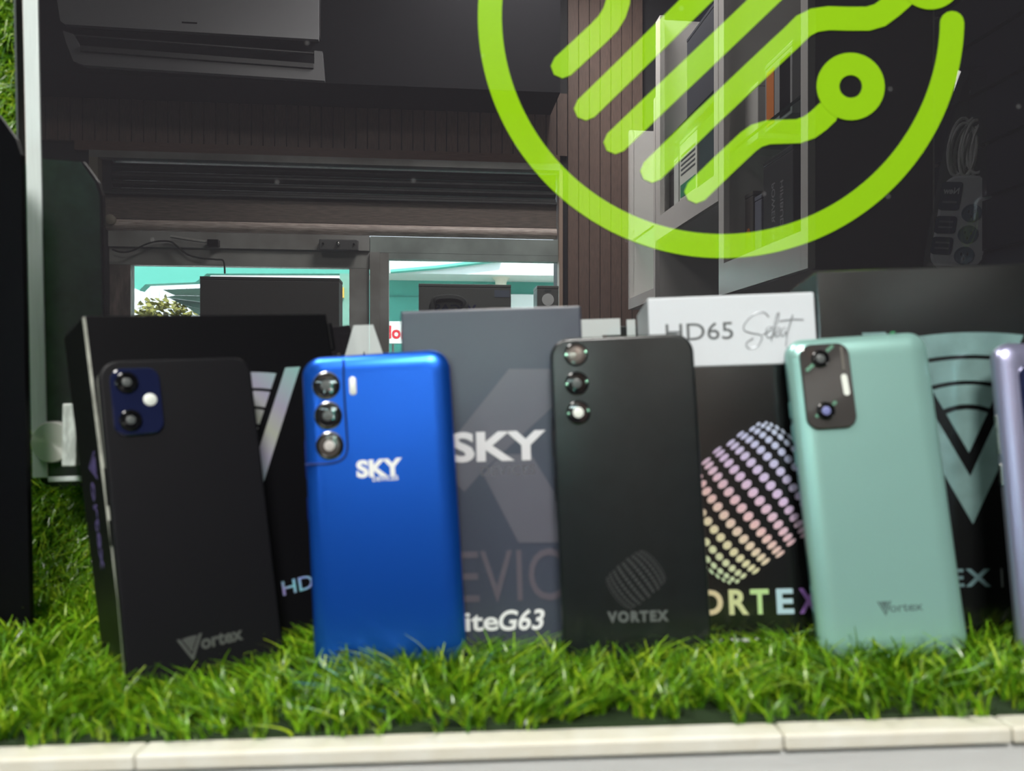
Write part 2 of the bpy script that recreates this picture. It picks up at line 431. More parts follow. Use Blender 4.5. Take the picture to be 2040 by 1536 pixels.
card_black = mat('carton_black', (0.004, 0.004, 0.0055), 0.42, 0, 0.25, bump=0.05, bscale=900)
card_satin = mat('carton_satin_black', (0.007, 0.0075, 0.008), 0.20, 0, 1.0, coat=1.0, crough=0.16)
card_navy = mat('carton_slate', (0.050, 0.058, 0.088), 0.3, 0, 0.5, coat=1.0, crough=0.25)
card_navy2 = mat('carton_slate_print', (0.105, 0.105, 0.135), 0.3, 0, 0.5, coat=1.0, crough=0.25)
card_navy3 = mat('carton_slate_letters', (0.095, 0.085, 0.110), 0.5, 0, 0.4)
card_white = mat('carton_white', (0.68, 0.72, 0.76), 0.45, 0, 0.4)
ink_white = mat('ink_white', (0.85, 0.87, 0.88), 0.4, 0, 0.5)
silver_foil = mat('silver_foil', (0.86, 0.84, 0.88), 0.22, 0.25)
ink_grey = mat('ink_grey', (0.10, 0.11, 0.115), 0.5)
foil_teal = foil_mat('rainbow_foil', [(0.45, 0.85, 0.8), (0.55, 0.75, 0.8), (0.62, 0.6, 0.78), (0.7, 0.75, 0.65)], scale=16, rough=0.28, metal=0.45)
foil_side = mat('violet_foil', (0.20, 0.16, 0.42), 0.35, 0.6)

# black carton turned to the right, under the black phone
M1 = pose(-0.1955, 0.3865, -0.004, 41, 8.5, 3.3) @ Matrix.Translation((0.07, 0, 0))
c1 = carton('phone_carton', 0.14, 0.049, 0.192, M1, card_black, 'black phone carton turned sideways with a foil V emblem, behind the black phone')
bxo('lid_tab', 0.0702, 0.0735, 0.0008, 0.012, 0.168, 0.186, card_black, c1, bev=0.0006)
s1 = 0.000212; x, z = on_face(M1, 597, 731)
v_logo(c1, x - 188 * s1, z - 377 * s1, s1, foil_teal, y=-0.0004)
bxo('worn_edge', -0.0705, -0.0692, -0.0005, 0.0006, 0.001, 0.191, mat('worn_card', (0.60, 0.62, 0.55), 0.5, var=0.5, vscale=90), c1)
x0, z0 = on_face(M1, 566, 1172); x1, _ = on_face(M1, 640, 1172)
ink_hd = foil_mat('blue_foil_ink', [(0.35, 0.42, 0.9), (0.3, 0.75, 0.85), (0.5, 0.4, 0.9)], scale=60, rough=0.4, metal=0.3)
text('model_lettering', 'HD65', (x0 + x1) / 2 + 0.004, z0, 0.033, 0.0082, ink_hd, c1, bold=0.01)
sd = bpy.data.objects.new('side_print', None)
me = text_mesh('ortex', 0.047, 0.0085, bold=0.01); me.materials.append(foil_side)
o = bpy.data.objects.new('side_lettering', me); link(o, c1)
side = Matrix.Translation((-0.07, 0.024, 0.083)) @ Matrix.Rotation(-PI / 2, 4, 'Z') @ Matrix.Rotation(PI / 2, 4, 'Y')
o.matrix_local = side
v_logo(c1, 0, 0, 0.00004, foil_side, one=True, name='side_emblem', M=Matrix.Translation((-0.0701, 0.0275, 0.1145)) @ Matrix.Rotation(-PI / 2, 4, 'Z') @ Matrix.Rotation(PI / 2, 4, 'Y'))
tag(o, 'violet foil lettering on the narrow side')

# slate carton in the middle
YB = 0.4215; k_ = YB / 0.428
M2 = pose(-0.0094 * k_ - 0.0014, YB, -0.005, 0, 3, 0)
c2 = carton('phone_carton', 0.1030 * k_, 0.052, 0.1915, M2, card_navy, 'slate grey carton with silver SKY lettering, behind the blue phone')
def face_plate(e, M, name, px, material, y0=-0.00012):
    bm = bmesh.new(); add_poly(bm, [on_face(M, *p) for p in px], y0, 0.0001); return from_bm(name, bm, material, e)
face_plate(c2, M2, 'printed_arm', [(1014, 735), (1154, 735), (1154, 762), (962, 938), (925, 980), (850, 905), (905, 872)], card_navy2)
face_plate(c2, M2, 'printed_arm', [(962, 944), (1000, 905), (1058, 905), (1166, 1081), (1033, 1081)], card_navy2, -0.00018)
x, z = on_face(M2, 992, 889); text('brand_lettering', 'SKY', x, z, 0.0535, 0.0168, silver_foil, c2, depth=0.0008, bold=0.035)
x, z = on_face(M2, 1012, 937); text('brand_lettering', 'DEVICES', x, z, 0.030, 0.0055, mat('silver_ghost', (0.30, 0.28, 0.32), 0.25, 0.8), c2)
x, z = on_face(M2, 1003, 1147); text('background_lettering', 'DEVICE', x, z, 0.094, 0.028, card_navy3, c2)
x0, z = on_face(M2, 880, 1240); x1, _ = on_face(M2, 993, 1240); text('model_lettering', 'Elite', (x0 + x1) / 2, z, x1 - x0, 0.0105, ink_white, c2, bold=0.02)
x0, z = on_face(M2, 994, 1236); x1, _ = on_face(M2, 1085, 1236); text('model_lettering', 'G63', (x0 + x1) / 2, z, x1 - x0, 0.0112, ink_white, c2, bold=0.02, shear=0.2)

# dotted globe carton with the white band
M3 = pose(0.1259 * k_, YB, -0.005, -3, 3.5, 0)
w3, h3 = 0.0933 * k_, 0.1945
c3 = carton('phone_carton', w3, 0.056, h3, M3, card_satin, 'black carton with a white upper band and dotted globe emblem, behind the green phone')
_, zb = on_face(M3, 1465, 729)
bxo('white_band', -w3 / 2 - 0.0004, w3 / 2 + 0.0004, -0.0006, 0.0564, zb, h3 + 0.0005, card_white, c3, bev=0.0009)
x0, z = on_face(M3, 1326, 663); x1, _ = on_face(M3, 1460, 663)
text('model_lettering', 'HD65', (x0 + x1) / 2, z, x1 - x0, 0.0097, ink_grey, c3, y=-0.0007)
sil = mat('script_ink', (0.30, 0.32, 0.34), 0.35, 0.3)
SCR = [[(1531, 632), (1520, 622), (1500, 627), (1483, 645), (1482, 658), (1497, 664), (1513, 667), (1517, 675), (1508, 690), (1492, 695), (1486, 684), (1500, 674)],
       [(1519, 667), (1533, 659), (1537, 652), (1529, 652), (1525, 664), (1530, 673), (1538, 668), (1548, 640), (1551, 624), (1546, 630), (1538, 668), (1536, 680)],
       [(1537, 672), (1549, 660), (1552, 652), (1545, 654), (1542, 666), (1547, 671), (1556, 662)],
       [(1565, 653), (1558, 654), (1554, 664), (1559, 670), (1565, 660), (1566, 669), (1572, 650), (1579, 628)],
       [(1578, 628), (1568, 664), (1565, 690)], [(1552, 640), (1575, 637), (1600, 637)]]
for st in SCR:
    pts = [on_face(M3, *p) for p in st]; sm = smooth_line(pts, 5)
    bm = bmesh.new(); add_tube(bm, [(p.x, -0.0007, p.y) for p in sm], 0.00034, 5); from_bm('script_stroke', bm, sil, c3)
def dot_globe(cx, cz, R, rows=12, cols=15, y=-0.0001, tilt=-54):
    bm = bmesh.new(); a = math.radians(tilt); ud = Vector((math.cos(a), math.sin(a))); vd = Vector((-ud.y, ud.x))
    for i in range(rows):
        al = math.radians(-76 + 152 * i / (rows - 1)); v = R * 1.06 * math.sin(al)
        half = R * (0.74 + 0.13 * math.cos(al)); bow = R * 0.16 * math.sin(al)
        for j in range(cols):
            be = math.radians(-70 + 140 * (j + (0.5 if i % 2 else 0)) / cols); u = half * math.sin(be)
            vv = v - bow * 0.9 * (1 - math.cos(be)) * 2.0
            c = Vector((cx, cz)) + ud * u + vd * vv
            ra = R * 0.056 * max(0.32, math.cos(be)); rb = R * 0.078 * max(0.25, math.cos(al))
            vs = []
            for k in range(8):
                t = 2 * PI * k / 8; q = c + ud * (ra * math.cos(t)) + vd * (rb * math.sin(t)); vs.append(bm.verts.new((q.x, y, q.y)))
            bm.faces.new(vs)
    return bm
foil_dots = foil_mat('foil_dots', [(0.62, 0.82, 0.52), (0.86, 0.80, 0.50), (0.86, 0.56, 0.58), (0.72, 0.55, 0.80), (0.55, 0.58, 0.82), (0.62, 0.72, 0.86)],
                     axis=(0.62, 0, 0.78), scale=10.5, rough=0.45, metal=0.25)
x, z = on_face(M3, 1492, 1001)
o = from_bm('dot_emblem', dot_globe(0, 0, 0.0405), foil_dots, c3); o.matrix_local = Matrix.Translation((x, -0.0001, z))
# shift the hue so that yellow lies low left and blue up right
mp = foil_dots.node_tree.nodes
for nn in mp:
    if nn.type == 'MATH' and nn.operation == 'MULTIPLY_ADD': nn.inputs[1].default_value = 0.04
ad = mp.new('ShaderNodeMath'); ad.operation = 'ADD'; ad.inputs[1].default_value = 0.46
lk = foil_dots.node_tree.links
for nn in mp:
    if nn.type == 'MATH' and nn.operation == 'PINGPONG':
        src = nn.inputs[0].links[0].from_socket; lk.new(src, ad.inputs[0]); lk.new(ad.outputs[0], nn.inputs[0])
LETC = {'V': (0.80, 0.62, 0.45), 'O': (0.84, 0.72, 0.45), 'R': (0.75, 0.80, 0.42), 'T': (0.55, 0.80, 0.35), 'E': (0.50, 0.72, 0.80), 'X': (0.45, 0.22, 0.70)}
for ch, p0, p1 in (('V', 1338, 1386), ('O', 1390, 1440), ('R', 1452, 1491), ('T', 1495, 1532), ('E', 1547, 1581), ('X', 1592, 1630)):
    x0, z = on_face(M3, p0, 1198); x1, _ = on_face(M3, p1, 1198)
    _, z = on_face(M3, 1490, 1199)
    text('brand_letter', ch, (x0 + x1) / 2, z, x1 - x0, 0.0135, mat('letter_' + ch.lower(), LETC[ch], 0.4, 0.2), c3, bold=0.03)
bxo('base_strip', -w3 / 2, w3 / 2, -0.0006, 0.0, 0.004, 0.0056, ink_white, c3)

# wide black carton with the big foil V
d4 = 0.056
M4 = pose((0.1727 + 0.087) * k_ + 0.0005, YB - 0.004, -0.008, -6, 2.2, -0.2)
c4 = carton('phone_carton', 0.172 * k_, d4, 0.2095, M4, card_satin, 'widest black carton with a big foil V emblem, behind the violet phone')
x, z = on_face(M4, 1938, 1044)
v_logo(c4, x, z, 0.000283, mat('teal_reflect_foil', (0.55, 0.88, 0.86), 0.14, 0.65, var=0.3, vscale=45), y=-0.0001, tilt=0.0)  # teal reflected from the shelf fascia is put into the foil colour
x0, z = on_face(M4, 1700, 1152); x1, _ = on_face(M4, 1974, 1152)
teal_ink = mat('teal_foil_ink', (0.28, 0.45, 0.48), 0.35, 0.6)
text('brand_lettering', 'VORTEX', (x0 + x1) / 2, on_face(M4, 1950, 1151)[1], x1 - x0, 0.0098, teal_ink, c4, bold=0.02, space=1.15)
x, z = on_face(M4, 1996, 1151); bxo('divider_print', x - 0.0004, x + 0.0004, -0.0002, 0.0001, z - 0.005, z + 0.005, ink_grey, c4)

# thin black board at the left end of the shelf
M5 = Matrix.Translation((-0.3635, 0.480, -0.005))
c5 = empty('display_board', M5); tag(c5, 'thin tall black board with a clipped corner at the left end of the grass shelf', 'board')
bpts = [(0.001, 0), (0.06, 0), (0.06, 0.303), (0.057, 0.313), (0.051, 0.322), (0.046, 0.329), (0.001, 0.334)]
bm = bmesh.new(); add_poly(bm, bpts, 0, 0.004); from_bm('board_front', bm, mat('board_black', (0.003, 0.003, 0.004), 0.35, 0, 0.1, bump=0.03, bscale=60), c5)
bm = bmesh.new(); add_poly(bm, [(x - 0.0012, z - 0.001) for x, z in bpts], 0.0041, 0.006); o = from_bm('board_back', bm, mat('board_teal', (0.42, 0.86, 0.80), 0.5, var=0.3, vscale=60), c5); tag(o, 'backing sheet, its teal raised to make up for weak light')  # bright teal stands in for light that hardly reaches the back

# ------------------------------------------------------------------ phones
lens_black = mat('lens_black', (0.004, 0.004, 0.005), 0.08, 0, 0.6)
lens_glass = mat('lens_glass', (0.010, 0.010, 0.012), 0.04, 0, 0.8, coat=1.0, crough=0.02)
lens_brown = mat('lens_brown', (0.10, 0.085, 0.078), 0.12, 0.3, 0.8, coat=1.0, crough=0.02)
led_white = mat('flash_lens', (0.86, 0.90, 0.84), 0.25)
ring_steel = mat('ring_steel', (0.42, 0.42, 0.40), 0.25, 1.0)
screen_mat = mat('screen_glass', (0.005, 0.005, 0.006), 0.05)
def phone(name, w, h, t, r, M, back_mat, frame_mat, label, e=0.0022, ed=None):
    p = empty(name, M); tag(p, label, 'phone', 'phones leaning on their cartons')
    bm = bmesh.new(); k = 8; ed = ed or e; L = [(e * (1 - math.sin(PI / 2 * i / k)), ed * (1 - math.cos(PI / 2 * i / k))) for i in range(k + 1)] + [(0.0, t * 0.55)]; L = [(e + 0.0007, 0.0)] + L
    add_slab(bm, w, h, r, L, seg=9); from_bm('back_cover', bm, back_mat, p, smooth=True)
    bm = bmesh.new(); add_slab(bm, w - 0.0002, h - 0.0002, r, [(0.0003, t * 0.551), (0.0, t * 0.58), (0.0, t * 0.85), (0.0012, t)], cz=h / 2, seg=9)
    from_bm('frame', bm, frame_mat, p, smooth=True)
    bm = bmesh.new(); add_slab(bm, w - 0.004, h - 0.004, r - 0.001, [(0, t + 0.00001), (0.0003, t + 0.0004)], cz=h / 2); from_bm('screen', bm, screen_mat, p)
    return p
def lens(p, x, z, r, parent=None, ring=ring_steel, glass=lens_glass, y=0.0, iris=0.42, iris_mat=None):
    bm = bmesh.new(); add_lathe(bm, [(r * 1.02, y + 0.0004), (r * 1.02, y - 0.0009), (r * 0.92, y - 0.0013), (r * 0.86, y - 0.0011), (r * 0.86, y + 0.0002)], 0, 0, 32)
    o = from_bm('lens', bm, ring, p, smooth=True); o.matrix_local = Matrix.Translation((x, 0, z))
    bm = bmesh.new(); add_lathe(bm, [(r * 0.85, y - 0.0002), (r * 0.85, y - 0.0009), (r * 0.5, y - 0.00105), (r * 0.01, y - 0.0011)], 0, 0, 32)
    g = from_bm('lens_glass', bm, glass, o, smooth=True)
    if iris:
        bm = bmesh.new(); add_lathe(bm, [(r * iris, y - 0.0009), (r * iris, y - 0.00115), (r * iris * 0.6, y - 0.0014), (0.00001, y - 0.0015)], 0, 0, 20)
        from_bm('iris', bm, iris_mat or mat('iris_grey', (0.11, 0.12, 0.12), 0.25), o, smooth=True)
    return o
def button(p, w, t, z0, z1, m_, side=-1):
    x = side * w / 2
    return bxo('side_button', min(x, x + side * 0.0007), max(x, x + side * 0.0007), t * 0.58, t * 0.82, z0, z1, m_, p, bev=0.0003)

# blue phone
MB = pose(-0.0673, 0.399, -0.003, 0.8, 4.0, 2.0); wB, hB, tB = 0.0793, 0.1656, 0.0095
blue = mat('blue_satin', (0.012, 0.14, 0.78), 0.30, 0.8, 0.5, coat=0.25, crough=0.25)
blue_dark = mat('blue_frame', (0.012, 0.04, 0.33), 0.3, 0.7)
pB = phone('mobile_phone', wB, hB, tB, 0.0105, MB, blue, blue_dark, 'metallic blue phone with three stacked round cameras', e=0.011, ed=0.005)
for px, py, gl, im in ((650, 768, lens_glass, None), (654, 828, lens_glass, None), (657, 888, lens_brown, mat('iris_pale', (0.55, 0.52, 0.50), 0.3))):
    x, z = on_face(MB, px, py); lens(pB, x, z, 0.0066, glass=gl, iris_mat=im, ring=mat('lens_ring_dark', (0.02, 0.02, 0.02), 0.25, 0.6))
    bm = bmesh.new(); add_lathe(bm, [(0.0074, 0.0003), (0.0074, -0.0004), (0.0068, -0.0008), (0.0067, 0.0)], 0, 0, 32)
    o = from_bm('lens_collar', bm, ring_steel, pB, smooth=True); o.matrix_local = Matrix.Translation((x, 0, z))
def groove(p, M, px_pts, material, r, y=0.0):
    sm = smooth_line([on_face(M, *q) for q in px_pts], 6); bm = bmesh.new(); add_tube(bm, [(q.x, y, q.y) for q in sm], r, 6)
    return from_bm('seam', bm, material, p, smooth=True)
groove(pB, MB, [(684, 716), (685, 770), (690, 850), (692, 890), (688, 908), (676, 919), (655, 924), (630, 925), (608, 926)], mat('seam_blue', (0.004, 0.015, 0.11), 0.5), 0.0006)
x, z = on_face(MB, 703, 769)
bm = bmesh.new(); add_slab(bm, 0.0036, 0.0098, 0.0017, [(0.0, 0.0002), (0.0, -0.0003), (0.0005, -0.0006)], cz=0); o = from_bm('flash', bm, led_white, pB, smooth=True); o.matrix_local = Matrix.Translation((x, 0, z))
x, z = on_face(MB, 756, 932); text('brand_lettering', 'SKY', x, z, 0.0242, 0.0094, ink_white, pB, bold=0.045, depth=0.0003)
x, z = on_face(MB, 768, 953); text('brand_lettering', 'DEVICES', x, z, 0.0135, 0.0024, ink_white, pB, bold=0.02)
x0, z = on_face(MB, 668, 1299); x1, _ = on_face(MB, 713, 1299); bxo('speaker_slot', x0, x1, -0.0003, 0.0012, z - 0.0005, z + 0.0005, lens_black, pB)
button(pB, wB, tB, 0.101, 0.1215, blue_dark); button(pB, wB, tB, 0.079, 0.091, blue_dark)
x, z = on_face(MB, 672, 707)
bm = bmesh.new(); add_lathe(bm, [(0.0012, 0), (0.0012, 0.0008)], 0, 0, 12)
o = from_bm('headphone_jack', bm, ring_steel, pB); o.matrix_local = Matrix.Translation((x, 0.004, hB)) @ Matrix.Rotation(PI / 2, 4, 'X')

# black phone with the square camera island
MK = pose(-0.156, 0.3905, -0.003, 36.5, 9, 2.2); wK, hK, tK = 0.0759, 0.1671, 0.009
matte_black = mat('matte_black_back', (0.0045, 0.0045, 0.0065), 0.5, 0, 0.25, bump=0.04, bscale=1200)
frame_dark = mat('gunmetal_frame', (0.62, 0.63, 0.58), 0.28, 0.3)
pK = phone('mobile_phone', wK, hK, tK, 0.0095, MK, matte_black, frame_dark, 'matte black phone with a navy square camera island, turned to the right', e=0.0012)
x, z = on_face(MK, 272, 800); x0, _ = on_face(MK, 222, 800); x1, _ = on_face(MK, 322, 800)
isl_w = x1 - x0; isl_h = 0.0345
navy_glass = mat('navy_glass', (0.010, 0.014, 0.05), 0.07, 0, 0.7, coat=1.0, crough=0.03)
bm = bmesh.new(); add_slab(bm, isl_w, isl_h, 0.0062, [(0.0, 0.0004), (0.0, -0.0009), (0.0005, -0.0013), (0.0011, -0.0013)], cz=0, seg=8)
isl = from_bm('camera_island', bm, navy_glass, pK, smooth=True); isl.matrix_local = Matrix.Translation(((x0 + x1) / 2, 0, z))
for px, py in ((251, 763), (259, 838)):
    lx, lz = on_face(MK, px, py); lens(isl, lx - (x0 + x1) / 2, lz - z, 0.0052, y=-0.0013, ring=lens_black, glass=lens_black)
lx, lz = on_face(MK, 298, 797)
bm = bmesh.new(); add_lathe(bm, [(0.0032, -0.001), (0.0032, -0.0016), (0.0022, -0.002), (0.0001, -0.0021)], 0, 0, 24)
o = from_bm('flash', bm, led_white, isl, smooth=True); o.matrix_local = Matrix.Translation((lx - (x0 + x1) / 2, 0, lz - z))
logo_grey = mat('logo_grey', (0.16, 0.17, 0.165), 0.35, 0.5)
x, z = on_face(MK, 385, 1317); v_logo(pK, x, z, 0.0000325, logo_grey, one=True, name='brand_emblem', tilt=math.radians(3))
x0, z = on_face(MK, 400, 1278); x1, z1 = on_face(MK, 484, 1266)
text('brand_lettering', 'ortex', (x0 + x1) / 2, (z + z1) / 2, x1 - x0, 0.0062, logo_grey, pK, bold=0.03)
button(pK, wK, tK, 0.095, 0.114, lens_black); button(pK, wK, tK, 0.075, 0.088, lens_black)

# black phone with three lone lenses
MM = pose(0.0611, 0.4012, -0.0015, -1.0, 4.2, 0.6); wM, hM, tM = 0.0771, 0.1691, 0.009
satin_dark = mat('satin_dark_back', (0.007, 0.010, 0.011), 0.36, 0.1, 0.4, var=0.25, vscale=90, bump=0.05, bscale=500, coat=0.8, crough=0.16)
pM = phone('mobile_phone', wM, hM, tM, 0.0105, MM, satin_dark, mat('frame_black', (0.02, 0.02, 0.022), 0.3, 0.6), 'dark satin phone with three lone lenses and a dotted globe print', e=0.0016)
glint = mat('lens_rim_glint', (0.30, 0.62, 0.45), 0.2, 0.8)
for px, py, gl, im, ir in ((1147, 706, lens_brown, mat('iris_warm', (0.40, 0.35, 0.32), 0.15, 0.6), 0.6), (1149, 764, lens_black, None, 0.4), (1152, 822, lens_glass, led_white, 0.46)):
    x, z = on_face(MM, px, py); o = lens(pM, x, z, 0.0062, glass=gl, iris=ir, iris_mat=im, ring=lens_black)
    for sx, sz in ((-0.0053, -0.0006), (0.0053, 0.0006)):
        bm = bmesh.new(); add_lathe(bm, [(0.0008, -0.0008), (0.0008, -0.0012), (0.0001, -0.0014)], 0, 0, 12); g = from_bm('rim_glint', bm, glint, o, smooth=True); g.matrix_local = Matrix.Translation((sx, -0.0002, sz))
grey_print = mat('grey_print', (0.085, 0.088, 0.092), 0.35, 0.4)
x, z = on_face(MM, 1267, 1155); o = from_bm('dot_emblem', dot_globe(0, 0, 0.0138, 11, 13), grey_print, pM); o.matrix_local = Matrix.Translation((x, -0.0001, z))
x, z = on_face(MM, 1271, 1228); text('brand_lettering', 'VORTEX', x, z, 0.0318, 0.0058, mat('grey_print_light', (0.15, 0.165, 0.165), 0.35, 0.3), pM, bold=0.05, space=1.25, rot=math.radians(-0.5))
button(pM, wM, tM, 0.105, 0.127, MATS['frame_black']); button(pM, wM, tM, 0.082, 0.095, MATS['frame_black'])

# green phone
MG = pose(0.1914, 0.3923, -0.003, -1.4, 7.0, 1.9); wG, hG, tG = 0.0755, 0.1681, 0.0095
mint = mat('mint_satin', (0.36, 0.64, 0.585), 0.30, 0.5, 0.5, coat=0.3, crough=0.2)
mint_frame = mat('mint_frame', (0.16, 0.36, 0.34), 0.28, 0.6)
pG = phone('mobile_phone', wG, hG, tG, 0.0095, MG, mint, mint_frame, 'mint green metallic phone with a dark rounded camera plate', e=0.011, ed=0.005)
ip = [on_face(MG, *q) for q in ((1599, 770), (1698, 770), (1650, 685), (1650, 855))]
ix, iw = (ip[0][0] + ip[1][0]) / 2, ip[1][0] - ip[0][0]; iz, ih = (ip[2][1] + ip[3][1]) / 2, ip[2][1] - ip[3][1]
taupe_glass = mat('taupe_glass', (0.05, 0.046, 0.044), 0.10, 0, 0.7, coat=1.0, crough=0.04)
bm = bmesh.new(); add_slab(bm, iw, ih, 0.0066, [(0.0, 0.0006), (0.0, -0.0009), (0.0006, -0.0014), (0.0012, -0.0014)], cz=0, seg=8)
isl = from_bm('camera_island', bm, taupe_glass, pG, smooth=True); isl.matrix_local = Matrix.Translation((ix, 0, iz))
for px, py, im in ((1632, 716, None), (1643, 819, mat('iris_blue', (0.22, 0.24, 0.50), 0.2))):
    lx, lz = on_face(MG, px, py); lens(isl, lx - ix, lz - iz, 0.0046, y=-0.0013, ring=lens_black, glass=lens_black, iris=0.5, iris_mat=im)
def pill(p, M, px, py, w, h, ang, material, x0, z0, name, y=-0.0014):
    x, z = on_face(M, px, py); bm = bmesh.new(); add_slab(bm, w, h, min(w, h) / 2 - 0.0001, [(0.0, 0.0002), (0.0, -0.0002)], cz=0, seg=4)
    o = from_bm(name, bm, material, p, smooth=True); o.matrix_local = Matrix.Translation((x - x0, y, z - z0)) @ Matrix.Rotation(ang, 4, 'Y')
    return o
pill(isl, MG, 1682, 767, 0.0032, 0.0115, math.radians(-3), led_white, ix, iz, 'flash')
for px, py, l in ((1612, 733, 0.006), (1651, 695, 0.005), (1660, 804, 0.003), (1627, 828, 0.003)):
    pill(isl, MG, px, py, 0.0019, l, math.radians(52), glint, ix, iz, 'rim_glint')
x, z = on_face(MG, 1676, 714); bxo('print_line', x - ix - 0.0006, x - ix + 0.0006, -0.0016, -0.0014, z - iz - 0.0062, z - iz + 0.0062, mat('print_tan', (0.16, 0.15, 0.13), 0.4), isl)
faded = mat('faded_print', (0.12, 0.19, 0.185), 0.45, 0.2)
x, z = on_face(MG, 1765, 1227); v_logo(pG, x, z, 0.0000195, faded, one=True, name='brand_emblem')
x0, z = on_face(MG, 1772, 1212); x1, _ = on_face(MG, 1838, 1209); text('brand_lettering', 'ortex', (x0 + x1) / 2, z, x1 - x0, 0.0036, faded, pG, bold=0.01)
button(pG, wG, tG, 0.126, 0.1345, mint_frame); button(pG, wG, tG, 0.113, 0.122, mint_frame); button(pG, wG, tG, 0.1, 0.1085, mint_frame)
x, z = on_face(MG, 1785, 660)
bm = bmesh.new(); add_lathe(bm, [(0.0012, 0), (0.0012, 0.0008)], 0, 0, 12)
o = from_bm('headphone_jack', bm, mat('jack_green', (0.1, 0.6, 0.25), 0.3, 0.5), pG); o.matrix_local = Matrix.Translation((x, 0.004, hG)) @ Matrix.Rotation(PI / 2, 4, 'X')

# violet phone at the right
MV = pose(0.2835, 0.376, -0.003, 2, 8, -2.6); wV, hV, tV = 0.0768, 0.160, 0.009
violet = mat('violet_satin', (0.42, 0.42, 0.62), 0.30, 0.75, 0.5)
pV = phone('mobile_phone', wV, hV, tV, 0.0095, MV, violet, mat('violet_frame', (0.36, 0.37, 0.46), 0.28, 0.7), 'pale violet metallic phone leaning beside the mint green phone', e=0.011, ed=0.005)
button(pV, wV, tV, 0.102, 0.122, ring_steel); button(pV, wV, tV, 0.086, 0.097, ring_steel)
bm = bmesh.new(); add_slab(bm, 0.022, 0.046, 0.006, [(0.0, 0.0006), (0.0, -0.001), (0.0005, -0.0014)], cz=0, seg=8)
isl = from_bm('camera_island', bm, navy_glass, pV, smooth=True); isl.matrix_local = Matrix.Translation((-0.018, 0, 0.125))
for dz in (-0.013, 0.0, 0.013): lens(isl, 0, dz, 0.005, y=-0.0013, ring=lens_black, glass=lens_black)

# ------------------------------------------------------------------ artificial grass
def grass_material():
    mt = bpy.data.materials.new('plastic_grass'); mt.use_nodes = True
    nt = mt.node_tree; n = nt.nodes; b = n['Principled BSDF']
    at_ = n.new('ShaderNodeAttribute'); at_.attribute_name = 'tone'
    rp = n.new('ShaderNodeValToRGB'); el = rp.color_ramp.elements
    el[0].position = 0; el[0].color = (0.018, 0.075, 0.012, 1); el[1].position = 1; el[1].color = (0.40, 0.56, 0.025, 1)
    for p, c in ((0.35, (0.075, 0.22, 0.009, 1)), (0.7, (0.19, 0.43, 0.011, 1))):
        e = el.new(p); e.color = c
    nt.links.new(at_.outputs['Fac'], rp.inputs[0]); nt.links.new(rp.outputs[0], b.inputs['Base Color'])
    b.inputs['Roughness'].default_value = 0.28; b.inputs['Specular IOR Level'].default_value = 0.6
    tr = n.new('ShaderNodeBsdfTranslucent'); nt.links.new(rp.outputs[0], tr.inputs[0])
    mx = n.new('ShaderNodeMixShader'); mx.inputs[0].default_value = 0.25
    nt.links.new(b.outputs[0], mx.inputs[1]); nt.links.new(tr.outputs[0], mx.inputs[2]); nt.links.new(mx.outputs[0], n['Material Output'].inputs[0])
    return mt
grass_mt = grass_material()
def grass(name, base, nrm, lean, length, width, label, seg=4):
    """blades rooted at base points; lean = sideways vector each blade bends to"""
    n = len(base); t = np.linspace(0, 1, seg + 1)
    L = length[:, None, None]
    side = np.cross(nrm, lean); side /= np.linalg.norm(side, axis=1, keepdims=True) + 1e-9
    tw = rng.uniform(-0.9, 0.9, n)[:, None]; ln = lean / (np.linalg.norm(lean, axis=1, keepdims=True) + 1e-9)
    side = side * np.cos(tw) + ln * np.sin(tw)
    up = nrm[:, None, :] * (t[None, :, None] * (1 - 0.18 * t[None, :, None])) + lean[:, None, :] * (t[None, :, None] ** 1.7)
    cen = base[:, None, :] + up * L
    wd = (width[:, None] * (1 - 0.75 * t[None, :] ** 2.2))[:, :, None] * 0.5 * side[:, None, :]
    co = np.stack([cen - wd, cen + wd], 2).reshape(-1, 3)
    vb = np.arange(n)[:, None] * (2 * (seg + 1))
    q = np.array([[2 * k, 2 * k + 1, 2 * k + 3, 2 * k + 2] for k in range(seg)]).reshape(-1)
    idx = (vb + q[None, :]).reshape(-1)
    me = bpy.data.meshes.new(name); me.vertices.add(len(co)); me.vertices.foreach_set('co', co.ravel())
    nf = n * seg; me.loops.add(nf * 4); me.loops.foreach_set('vertex_index', idx)
    me.polygons.add(nf); me.polygons.foreach_set('loop_start', np.arange(nf) * 4)
    me.polygons.foreach_set('use_smooth', np.ones(nf, dtype=bool)); me.update(calc_edges=True)
    tone = np.clip(rng.normal(0.64, 0.24, n), 0, 1)
    a = me.attributes.new('tone', 'FLOAT', 'POINT'); a.data.foreach_set('value', np.repeat(tone, 2 * (seg + 1)))
    me.materials.append(grass_mt); o = bpy.data.objects.new(name, me); link(o); tag(o, label, 'grass', kind='stuff')
    return o
def foot(M, w, d, pad):
    """footprint test for a leaning thing"""
    Mi = np.array(M.inverted())
    def inside(P):
        Q = P @ Mi[:3, :3].T + Mi[:3, 3]
        return (abs(Q[:, 0]) < w / 2 + pad) & (Q[:, 1] > -pad) & (Q[:, 1] < d + pad)
    return inside
feet = [foot(M1, .14, .049, .001), foot(M2, .101, .052, .001), foot(M3, .0946, .056, .001), foot(M4, .175, .058, .001),
        foot(MB, wB, tB, .0012), foot(MK, wK, tK, .0012), foot(MM, wM, tM, .0012), foot(MG, wG, tG, .0012), foot(MV, wV, tV, .0012),
        foot(M5 @ Matrix.Translation((0.03, 0, 0)), .06, .007, .0015)]
